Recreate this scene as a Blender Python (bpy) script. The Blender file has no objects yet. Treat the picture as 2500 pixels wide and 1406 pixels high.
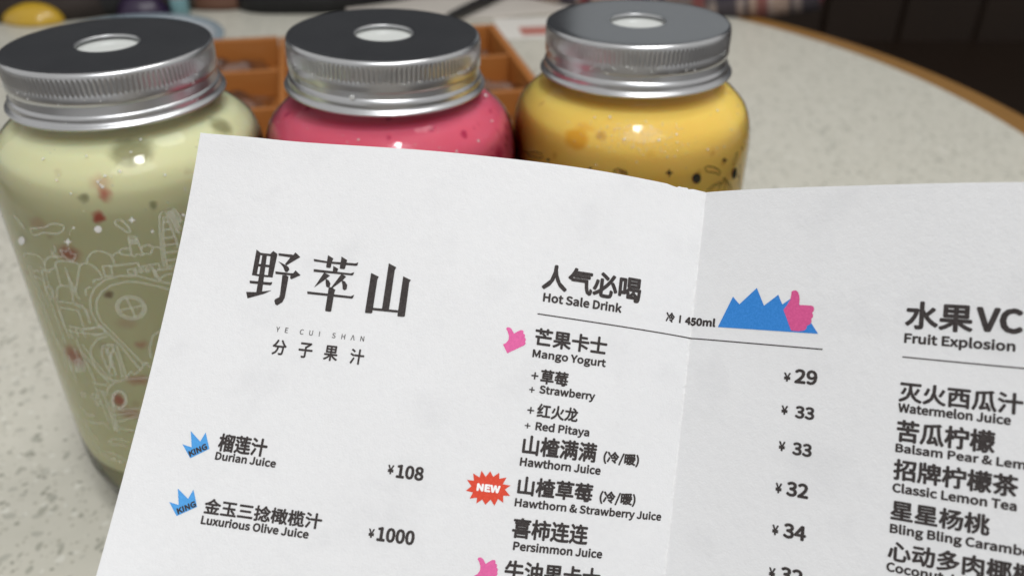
import bpy, bmesh, math, random, os
import numpy as np
from mathutils import Vector, Matrix
from mathutils.geometry import tessellate_polygon
random.seed(7)
SC = bpy.context.scene
COL = SC.collection
MM = 0.001

# ------------------------------------------------------------------ camera
cam_d = bpy.data.cameras.new('camera')
cam = bpy.data.objects.new('camera', cam_d)
COL.objects.link(cam)
PITCH, ROLL = 0.556122, 0.00524
cp, sp, cr, sr = math.cos(PITCH), math.sin(PITCH), math.cos(ROLL), math.sin(ROLL)
fwd = Vector((0, cp, -sp)); up0 = Vector((0, sp, cp)); ri0 = Vector((1, 0, 0))
ri = cr * ri0 + sr * up0
up = -sr * ri0 + cr * up0
M = Matrix((ri, up, -fwd)).transposed().to_4x4()
M.translation = Vector((0, 0, 0.22773))
cam.matrix_world = M
cam_d.sensor_width = 36.0
cam_d.lens = 2100.09 / 2500 * 36.0
cam_d.clip_start = 0.005
cam_d.clip_end = 50
cam_d.dof.use_dof = True
cam_d.dof.focus_distance = 0.160
cam_d.dof.aperture_fstop = 17.0
SC.camera = cam

# ------------------------------------------------------------------ world and lamps (indoor, evening restaurant light)
world = bpy.data.worlds.new('World'); SC.world = world
world.use_nodes = True
bg = world.node_tree.nodes['Background']
bg.inputs['Color'].default_value = (1.0, 0.985, 0.97, 1)
bg.inputs['Strength'].default_value = 0.54

def area(name, loc, target, size, power, color, shape='DISK', size_y=None):
    d = bpy.data.lights.new(name, 'AREA'); d.shape = shape; d.size = size
    if size_y: d.size_y = size_y
    d.energy = power; d.color = color
    o = bpy.data.objects.new(name, d); COL.objects.link(o)
    o.location = loc
    o.rotation_euler = (Vector(target) - Vector(loc)).to_track_quat('-Z', 'Y').to_euler()
    return o
area('ceiling_lamp', (0.32, 0.45, 1.45), (0.05, 0.20, 0), 0.45, 3.6, (1.0, 0.985, 0.96))
area('ceiling_lamp', (0.09, -0.10, 1.12), (0.02, 0.14, 0), 0.11, 2.6, (1.0, 0.99, 0.97))
area('ceiling_lamp', (0.26, -0.72, 1.65), (-0.05, 0.20, 0.1), 1.0, 12.6, (0.98, 0.99, 1.0))
area('lid_reflection_panel', (0.62, 2.90, 0.88), (0.05, 0.25, 0.15), 0.90, 0.34, (0.93, 0.98, 1.0), 'RECTANGLE', 0.55)  # unseen glowing panel, added so the right lid top reflects pale grey

SC.view_settings.view_transform = 'Standard'
SC.view_settings.look = 'None'
SC.view_settings.exposure = 0.04
SC.view_settings.gamma = 1.0
SC.render.engine = 'CYCLES'
SC.cycles.max_bounces = 10
SC.cycles.transparent_max_bounces = 16
SC.cycles.caustics_reflective = False
SC.cycles.caustics_refractive = False

# ------------------------------------------------------------------ helpers
def link(o, parent=None):
    COL.objects.link(o)
    if parent is not None: o.parent = parent
    return o
def tag(o, label=None, cat=None, group=None, kind=None):
    if label: o['label'] = label
    if cat: o['category'] = cat
    if group: o['group'] = group
    if kind: o['kind'] = kind
    return o
def empty(name, loc, rz=0.0):
    o = bpy.data.objects.new(name, None); o.empty_display_size = 0.01
    o.location = loc; o.rotation_euler = (0, 0, rz)
    return link(o)
def mesh_obj(name, verts, faces, m, parent=None, smooth=False):
    me = bpy.data.meshes.new(name)
    me.from_pydata([tuple(v) for v in verts], [], [tuple(int(i) for i in f) for f in faces]); me.update()
    if smooth: me.polygons.foreach_set('use_smooth', [True] * len(me.polygons))
    if m: me.materials.append(m)
    return link(bpy.data.objects.new(name, me), parent)
def bm_obj(name, bm, m, parent=None, smooth=False):
    me = bpy.data.meshes.new(name); bm.to_mesh(me); bm.free()
    if smooth: me.polygons.foreach_set('use_smooth', [True] * len(me.polygons))
    if m: me.materials.append(m)
    return link(bpy.data.objects.new(name, me), parent)
def box_bm(bm, x0, x1, y0, y1, z0, z1, bevel=0.0):
    r = bmesh.ops.create_cube(bm, size=1.0)
    for v in r['verts']:
        v.co = Vector((x0 + (v.co.x + .5) * (x1 - x0), y0 + (v.co.y + .5) * (y1 - y0), z0 + (v.co.z + .5) * (z1 - z0)))
    if bevel:
        es = list({e for v in r['verts'] for e in v.link_edges})
        bmesh.ops.bevel(bm, geom=es, offset=bevel, segments=2, affect='EDGES', profile=.5)

class NT:
    def __init__(s, name):
        s.m = bpy.data.materials.new(name); s.m.use_nodes = True
        s.t = s.m.node_tree; s.t.nodes.clear()
        s.out = s.t.nodes.new('ShaderNodeOutputMaterial')
    def n(s, typ, **kw):
        x = s.t.nodes.new(typ)
        for k, v in kw.items():
            if k.startswith('_'): setattr(x, k[1:], v)
            else: x.inputs[k.replace('__', ' ')].default_value = v
        return x
    def l(s, a, b): s.t.links.new(a, b)
    def surf(s, a): s.l(a, s.out.inputs['Surface'])
    def math(s, op, a, b=None):
        x = s.t.nodes.new('ShaderNodeMath'); x.operation = op
        for i, q in enumerate((a, b)):
            if q is None: continue
            if isinstance(q, (int, float)): x.inputs[i].default_value = q
            else: s.l(q, x.inputs[i])
        return x.outputs[0]
    def mix(s, fac, a, b):
        x = s.t.nodes.new('ShaderNodeMix'); x.data_type = 'RGBA'
        for k, q in ((0, fac), (6, a), (7, b)):
            if isinstance(q, (int, float)): x.inputs[k].default_value = q
            elif isinstance(q, tuple): x.inputs[k].default_value = (*q[:3], 1)
            else: s.l(q, x.inputs[k])
        return x.outputs[2]
    def ramp(s, fac, lo, hi, a=0.0, b=1.0):
        x = s.t.nodes.new('ShaderNodeMapRange'); x.clamp = True; x.interpolation_type = 'SMOOTHSTEP'
        s.l(fac, x.inputs[0])
        for i, q in ((1, lo), (2, hi), (3, a), (4, b)): x.inputs[i].default_value = q
        return x.outputs[0]
    def coord(s, which='Object'): return s.t.nodes.new('ShaderNodeTexCoord').outputs[which]
    def noise(s, vec, scale, detail=3.0, rough=.55, out=0):
        x = s.t.nodes.new('ShaderNodeTexNoise'); x.inputs['Scale'].default_value = scale
        x.inputs['Detail'].default_value = detail; x.inputs['Roughness'].default_value = rough
        s.l(vec, x.inputs['Vector']); return x.outputs[out]
    def bump(s, h, strength, dist, normal=None):
        x = s.t.nodes.new('ShaderNodeBump'); x.inputs['Strength'].default_value = strength
        x.inputs['Distance'].default_value = dist; s.l(h, x.inputs['Height'])
        if normal: s.l(normal, x.inputs['Normal'])
        return x.outputs[0]
def simple(name, col, rough=.5, metal=0.0, var=0.0, scale=40.0, coat=0.0, bump=0.0, bscale=200.0, bdist=0.0005):
    t = NT(name); p = t.n('ShaderNodeBsdfPrincipled')
    p.inputs['Roughness'].default_value = rough; p.inputs['Metallic'].default_value = metal
    p.inputs['Coat Weight'].default_value = coat
    c = t.coord()
    nz = t.noise(c, scale, 4)
    k = 1 - var
    t.l(t.mix(nz, tuple(a * k for a in col), tuple(min(1, a * (1 + var)) for a in col)), p.inputs['Base Color'])
    if bump: t.l(t.bump(t.noise(c, bscale, 3), bump, bdist), p.inputs['Normal'])
    t.surf(p.outputs[0]); return t.m

# ------------------------------------------------------------------ materials
def terrazzo():
    t = NT('quartz_tabletop'); p = t.n('ShaderNodeBsdfPrincipled'); p.inputs['Roughness'].default_value = .38
    p.inputs['Specular IOR Level'].default_value = .35
    c = t.coord()
    wob = t.n('ShaderNodeVectorMath', _operation='SCALE'); wob.inputs[3].default_value = .003
    nc = t.n('ShaderNodeTexNoise'); nc.inputs['Scale'].default_value = 170; nc.inputs['Detail'].default_value = 2; t.l(c, nc.inputs['Vector'])
    t.l(nc.outputs['Color'], wob.inputs[0])
    add = t.n('ShaderNodeVectorMath', _operation='ADD'); t.l(c, add.inputs[0]); t.l(wob.outputs[0], add.inputs[1])
    base = t.mix(t.noise(c, 90, 4), (.51, .50, .432), (.595, .58, .51))
    cur = base
    layers = [((300, 150, 50), (30, 0), .50, 3.5, (.30, .30, .25), .80, .9), ((170, 260, 50), (-50, 9), .46, 3.0, (.36, .36, .31), .70, .85),
              ((420, 400, 60), (10, 4), .50, 6.0, (.20, .20, .16), .88, .9), ((240, 240, 60), (0, 21), .42, 4.0, (.72, .72, .66), .74, .6),
              ((150, 120, 50), (70, 33), .40, 3.0, (.38, .38, .33), .84, .7), ((600, 560, 60), (0, 51), .5, 7.0, (.30, .29, .23), .74, .7)]
    for (sx, sy, sz), (rot, off), rad, sharp, col, thr, amt in layers:
        mp = t.n('ShaderNodeMapping'); mp.inputs['Scale'].default_value = (sx, sy, sz); mp.inputs['Rotation'].default_value = (0, 0, math.radians(rot))
        mp.inputs['Location'].default_value = (off * 1.7, off, 0.5)
        mp.vector_type = 'POINT'; t.l(add.outputs[0], mp.inputs['Vector'])
        v = t.n('ShaderNodeTexVoronoi', _feature='F1', _voronoi_dimensions='2D'); v.inputs['Scale'].default_value = 1.0
        t.l(mp.outputs[0], v.inputs['Vector'])
        sep = t.n('ShaderNodeSeparateColor'); t.l(v.outputs['Color'], sep.inputs[0])
        pick = t.math('GREATER_THAN', sep.outputs[0], thr)
        r = t.math('MULTIPLY', sep.outputs[1], rad)
        inside = t.ramp(t.math('SUBTRACT', r, v.outputs['Distance']), 0.0, .12)
        f = t.math('MULTIPLY', t.math('MULTIPLY', pick, inside), amt * .8)
        cur = t.mix(f, cur, col)
    t.l(cur, p.inputs['Base Color']); t.surf(p.outputs[0]); return t.m
M_TABLE = terrazzo()
def wood(name, a, b, scale=(3, 60, 60), rough=.45):
    t = NT(name); p = t.n('ShaderNodeBsdfPrincipled'); p.inputs['Roughness'].default_value = rough
    mp = t.n('ShaderNodeMapping'); mp.inputs['Scale'].default_value = scale; t.l(t.coord(), mp.inputs['Vector'])
    t.l(t.mix(t.noise(mp.outputs[0], 4, 6, .65), a, b), p.inputs['Base Color']); t.surf(p.outputs[0]); return t.m
M_RIM = wood('oak_edge_band', (.20, .095, .018), (.28, .14, .03), (18, 18, 90))
M_TRAY = wood('orange_brown_tray', (.33, .115, .024), (.42, .165, .04), (8, 50, 50), .4)
M_FLOOR = wood('dark_brown_floor', (.013, .006, .002), (.024, .011, .004), (1.5, 14, 1), .5)
M_WALL = wood('dark_wall', (.07, .074, .084), (.11, .115, .128), (6, 1, .6), .7)

def paper_mat():
    t = NT('menu_paper'); p = t.n('ShaderNodeBsdfPrincipled'); p.inputs['Roughness'].default_value = .75
    p.inputs['Specular IOR Level'].default_value = .3
    c = t.coord()
    t.l(t.mix(t.noise(c, 900, 3), (.84, .85, .872), (.90, .91, .928)), p.inputs['Base Color'])
    n1 = t.noise(c, 2600, 4, .7); n2 = t.noise(c, 700, 3, .6); n3 = t.noise(c, 45, 3, .5)
    b1 = t.bump(n1, .7, .00009); b2 = t.bump(n2, .55, .00012, b1); b3 = t.bump(n3, .25, .0008, b2)
    uv = t.coord('UV'); sp = t.n('ShaderNodeSeparateXYZ'); t.l(uv, sp.inputs[0])
    rag = t.math('MULTIPLY', t.math('SUBTRACT', t.noise(c, 1400, 3), .5), .006)
    dx = t.math('ABSOLUTE', t.math('SUBTRACT', t.math('ADD', sp.outputs[0], rag), .966))
    crease = t.math('MULTIPLY', t.ramp(dx, .0045, .0008), t.ramp(t.noise(c, 500, 3), .30, .62))
    base = t.mix(t.noise(c, 900, 3), (.84, .85, .872), (.90, .91, .928))
    base = t.mix(t.ramp(t.noise(uv, 7, 4, .6), .50, .72, 0, .35), base, (.74, .75, .775))
    base = t.mix(t.ramp(t.noise(uv, 60, 2, .5), .70, .82, 0, .25), base, (.72, .72, .73))
    t.l(t.mix(t.math('MULTIPLY', crease, .5), base, (.93, .935, .94)), p.inputs['Base Color'])
    b4 = t.bump(crease, .5, .0002, b3)
    t.l(b4, p.inputs['Normal'])
    tr = t.n('ShaderNodeBsdfTranslucent'); tr.inputs['Color'].default_value = (.92, .92, .90, 1)
    mx = t.n('ShaderNodeMixShader'); mx.inputs[0].default_value = .30
    t.l(p.outputs[0], mx.inputs[1]); t.l(tr.outputs[0], mx.inputs[2]); t.surf(mx.outputs[0]); return t.m
M_PAPER = paper_mat()
def ink(name, a, var=.25):
    t = NT(name); p = t.n('ShaderNodeBsdfPrincipled'); p.inputs['Roughness'].default_value = .7; p.inputs['Specular IOR Level'].default_value = .25
    c = t.coord(); nz = t.noise(c, 2600, 3, .7)
    t.l(t.mix(t.ramp(nz, .35, .75), tuple(x * (1 - var) for x in a), tuple(min(1, x * (1 + var) + .012) for x in a)), p.inputs['Base Color'])
    t.l(t.bump(t.noise(c, 1800, 3, .7), .5, .00012), p.inputs['Normal'])
    t.surf(p.outputs[0]); return t.m
M_INK = ink('black_ink', (.040, .033, .032))
M_BLUE = ink('blue_ink', (.028, .205, .58), .06)
M_SKY = ink('light_blue_ink', (.07, .31, .68), .06)
M_PINK = ink('pink_ink', (.68, .12, .33), .06)
M_ROSE = ink('rose_ink', (.60, .085, .25), .06)
M_RED = ink('red_ink', (.64, .062, .030), .06)
M_WHITEINK = ink('unprinted_white', (.84, .84, .84), .05)

def metal_mat(name='brushed_aluminium', ra=.27, rb=.33):
    t = NT(name); p = t.n('ShaderNodeBsdfPrincipled'); p.inputs['Metallic'].default_value = 1.0
    c = t.coord(); nz = t.noise(c, 900, 4, .6); n2 = t.noise(c, 60, 3, .6)
    t.l(t.mix(n2, (.56, .57, .585), (.67, .68, .69)), p.inputs['Base Color'])
    sc = t.n('ShaderNodeMapping'); sc.inputs['Scale'].default_value = (60, 1400, 60); sc.inputs['Rotation'].default_value = (0, 0, .6); t.l(c, sc.inputs['Vector'])
    scr = t.ramp(t.noise(sc.outputs[0], 1.0, 3, .6), .62, .80, 0, .10)
    t.l(t.math('ADD', t.ramp(n2, .2, .8, ra, rb), scr), p.inputs['Roughness'])
    t.surf(p.outputs[0]); return t.m
M_LID = metal_mat()
M_LIDTOP = metal_mat('satin_aluminium_top', .15, .18)
M_SEAL = simple('white_seal', (.58, .60, .58), .45, var=.06, scale=300, coat=.3)

def clear(name, edge=(.97, .97, .96), rough=.03, tint=(.97, .98, .97), bump=0.0, ior=1.24, blend=.18):
    t = NT(name)
    fr = t.n('ShaderNodeFresnel', IOR=ior); gl = t.n('ShaderNodeBsdfAnisotropic') if False else t.n('ShaderNodeBsdfGlossy')
    gl.inputs['Roughness'].default_value = rough; gl.inputs['Color'].default_value = (1, 1, 1, 1)
    tr = t.n('ShaderNodeBsdfTransparent')
    lw = t.n('ShaderNodeLayerWeight', Blend=blend)
    t.l(t.mix(lw.outputs['Facing'], tint, edge), tr.inputs['Color'])
    if bump:
        b = t.bump(t.ramp(t.noise(t.coord(), 900, 2), .60, .78), bump, .0002)
        t.l(b, gl.inputs['Normal']); t.l(b, fr.inputs['Normal'])
    mx = t.n('ShaderNodeMixShader'); t.l(fr.outputs[0], mx.inputs[0]); t.l(tr.outputs[0], mx.inputs[1]); t.l(gl.outputs[0], mx.inputs[2])
    t.surf(mx.outputs[0]); return t.m
M_SHELL = clear('clear_jar_wall', rough=.05)
M_SHELLWET = clear('wet_clear_jar_wall', rough=.06, bump=.35)
M_BASE = clear('thick_base_plastic', edge=(.10, .10, .075), tint=(.95, .95, .92), rough=.2, ior=1.1, blend=.42)
M_DROP = clear('water_drop', edge=(1, 1, 1), rough=.22, ior=2.6, tint=(1, 1, 1))
def drop_mat():
    t = NT('glint_white_water_drop'); p = t.n('ShaderNodeBsdfPrincipled'); p.inputs['Base Color'].default_value = (.85, .86, .84, 1); p.inputs['Roughness'].default_value = .12  # whitish base colour paints in the sparkle of the drops
    p.inputs['Specular IOR Level'].default_value = .9
    tr = t.n('ShaderNodeBsdfTransparent'); mx = t.n('ShaderNodeMixShader'); lw = t.n('ShaderNodeLayerWeight', Blend=.4)
    t.l(t.ramp(lw.outputs['Facing'], 0, 1, .5, .2), mx.inputs[0]); t.l(tr.outputs[0], mx.inputs[1]); t.l(p.outputs[0], mx.inputs[2]); t.surf(mx.outputs[0]); return t.m
M_DROP = drop_mat()
M_BAG = clear('clear_film', edge=(.55, .5, .45), rough=.12, tint=(.80, .76, .72), ior=1.9)

def art_mat(name, col, alpha):
    t = NT(name); d = t.n('ShaderNodeBsdfDiffuse'); d.inputs['Color'].default_value = (*col, 1)
    tr = t.n('ShaderNodeBsdfTransparent'); mx = t.n('ShaderNodeMixShader'); mx.inputs[0].default_value = alpha
    t.l(tr.outputs[0], mx.inputs[1]); t.l(d.outputs[0], mx.inputs[2]); t.surf(mx.outputs[0]); return t.m
M_ARTW = art_mat('white_jar_print', (.82, .84, .78), .36)
M_ARTW2 = art_mat('solid_white_jar_print', (.85, .85, .85), .8)
M_ARTB = art_mat('dark_jar_print', (.03, .035, .02), .78)
M_ARTB2 = art_mat('solid_dark_jar_print', (.02, .025, .02), .93)

def smoothie(name, a, b, spots, speck=None, sss=.75):
    """opaque drink: mottled colour, fruit bits lying against the wall at given points"""
    t = NT(name); p = t.n('ShaderNodeBsdfPrincipled'); p.inputs['Roughness'].default_value = .45
    p.inputs['Subsurface Weight'].default_value = sss; p.inputs['Subsurface Radius'].default_value = (1, .6, .35); p.inputs['Subsurface Scale'].default_value = .009
    p.inputs['Specular IOR Level'].default_value = .2
    c = t.coord(); cur = t.mix(t.noise(c, 45, 4, .6), a, b)
    nz = t.n('ShaderNodeTexNoise'); nz.inputs['Scale'].default_value = 320; t.l(c, nz.inputs['Vector'])
    w = t.n('ShaderNodeVectorMath', _operation='MULTIPLY_ADD'); w.inputs[1].default_value = (.0022,) * 3
    w.inputs[2].default_value = (-.0011,) * 3; t.l(nz.outputs['Color'], w.inputs[0])
    ad = t.n('ShaderNodeVectorMath', _operation='ADD'); t.l(w.outputs[0], ad.inputs[0]); t.l(c, ad.inputs[1])
    if speck:
        scale, thr, col, amt = speck
        v = t.n('ShaderNodeTexVoronoi', _feature='F1'); v.inputs['Scale'].default_value = scale; t.l(ad.outputs[0], v.inputs['Vector'])
        s = t.n('ShaderNodeSeparateColor'); t.l(v.outputs['Color'], s.inputs[0])
        f = t.math('MULTIPLY', t.math('GREATER_THAN', s.outputs[0], thr), t.ramp(v.outputs['Distance'], .40, .14))
        cur = t.mix(t.math('MULTIPLY', f, amt), cur, col)
    for ang, z, rh, rv, col, amt, soft in spots:
        r = .0380 if z < 132 else (.0361 if z < 137.5 else .0330)
        x_ = math.cos(math.radians(ang)) * r; y_ = math.sin(math.radians(ang)) * r
        s = t.n('ShaderNodeVectorMath', _operation='SUBTRACT'); s.inputs[1].default_value = (x_, y_, z * MM); t.l(ad.outputs[0], s.inputs[0])
        m = t.n('ShaderNodeVectorMath', _operation='MULTIPLY'); m.inputs[1].default_value = (1 / rh, 1 / rh, 1 / rv); t.l(s.outputs[0], m.inputs[0])
        d = t.n('ShaderNodeVectorMath', _operation='LENGTH'); t.l(m.outputs[0], d.inputs[0])
        cur = t.mix(t.math('MULTIPLY', t.ramp(d.outputs['Value'], 1.15 + soft, .9 - soft), amt), cur, col)
    t.l(cur, p.inputs['Base Color']); t.surf(p.outputs[0]); return t.m
RD = (.50, .11, .075); DG = (.19, .18, .075)
M_GREEN = smoothie('pale_green_drink', (.70, .69, .41), (.76, .745, .47), [
    (-65.5, 138.9, .0062, .0033, DG, .75, .18), (-14.3, 139.0, .0042, .0036, DG, .8, .25),
    (-79.3, 129.8, .0016, .0018, RD, .9, .5), (-80.5, 132.0, .0022, .0018, RD, .35, .6), (-83.4, 123.4, .0014, .0014, RD, .95, .5), (-99.7, 112.3, .0028, .0022, RD, .8, .5),
    (-87.7, 128.8, .0014, .0013, DG, .75, .4), (-62.5, 124.8, .0010, .0010, DG, .7, .5), (-110.4, 120.3, .0028, .0018, RD, .3, .6),
    (-116, 141, .002, .0016, RD, .4, .6), (-109.8, 139.8, .0008, .0007, DG, .6, .5), (-115.5, 75.7, .0032, .0032, RD, .75, .45),
    (-88, 99.6, .0012, .0010, (.2, .1, .06), .8, .5), (-80.5, 82.3, .0015, .0013, RD, .5, .6), (-86, 69.5, .0030, .0016, RD, .55, .5),
    (-97.6, 61.7, .0018, .0022, RD, .85, .5), (-94.5, 56.8, .0034, .0020, RD, .5, .6), (-84, 90, .0026, .0016, RD, .25, .6)],
    speck=(200, .96, (.42, .30, .16), .3))
M_PINKD = smoothie('pink_drink', (.66, .082, .15), (.73, .12, .19), [
    (-121.1, 141.0, .0016, .0012, (.33, .01, .05), .9, .5), (-81.5, 138.8, .0010, .0012, (.33, .01, .06), .9, .5), (-78.4, 139.9, .0013, .0008, (.33, .01, .06), .7, .5),
    (-107, 139.4, .0013, .0008, (.2, .03, .06), .7, .5), (-57, 136.1, .0012, .0008, (.4, .01, .06), .7, .5), (-35.7, 137.1, .0013, .0014, (.45, .01, .07), .8, .5),
    (-30.1, 131.2, .0012, .0012, (.45, .01, .07), .9, .5), (-25.5, 128, .0022, .002, (.45, .01, .07), .9, .5), (-20, 136, .001, .004, (.45, .01, .08), .7, .5)],
    speck=(250, .72, (.42, .012, .07), .9))
M_YELLOW = smoothie('mango_drink', (.94, .57, .10), (.96, .635, .15), [
    (-123.2, 132.1, .0038, .0030, (.78, .36, .01), .85, .2), (-120.5, 135.5, .0034, .0012, (.80, .38, .02), .5, .3), (-111.6, 134.8, .0020, .0017, (.52, .27, .06), .85, .3),
    (-88, 130.5, .0016, .0012, (.72, .38, .03), .6, .5)], speck=(240, .94, (.62, .30, .03), .5))

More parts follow.
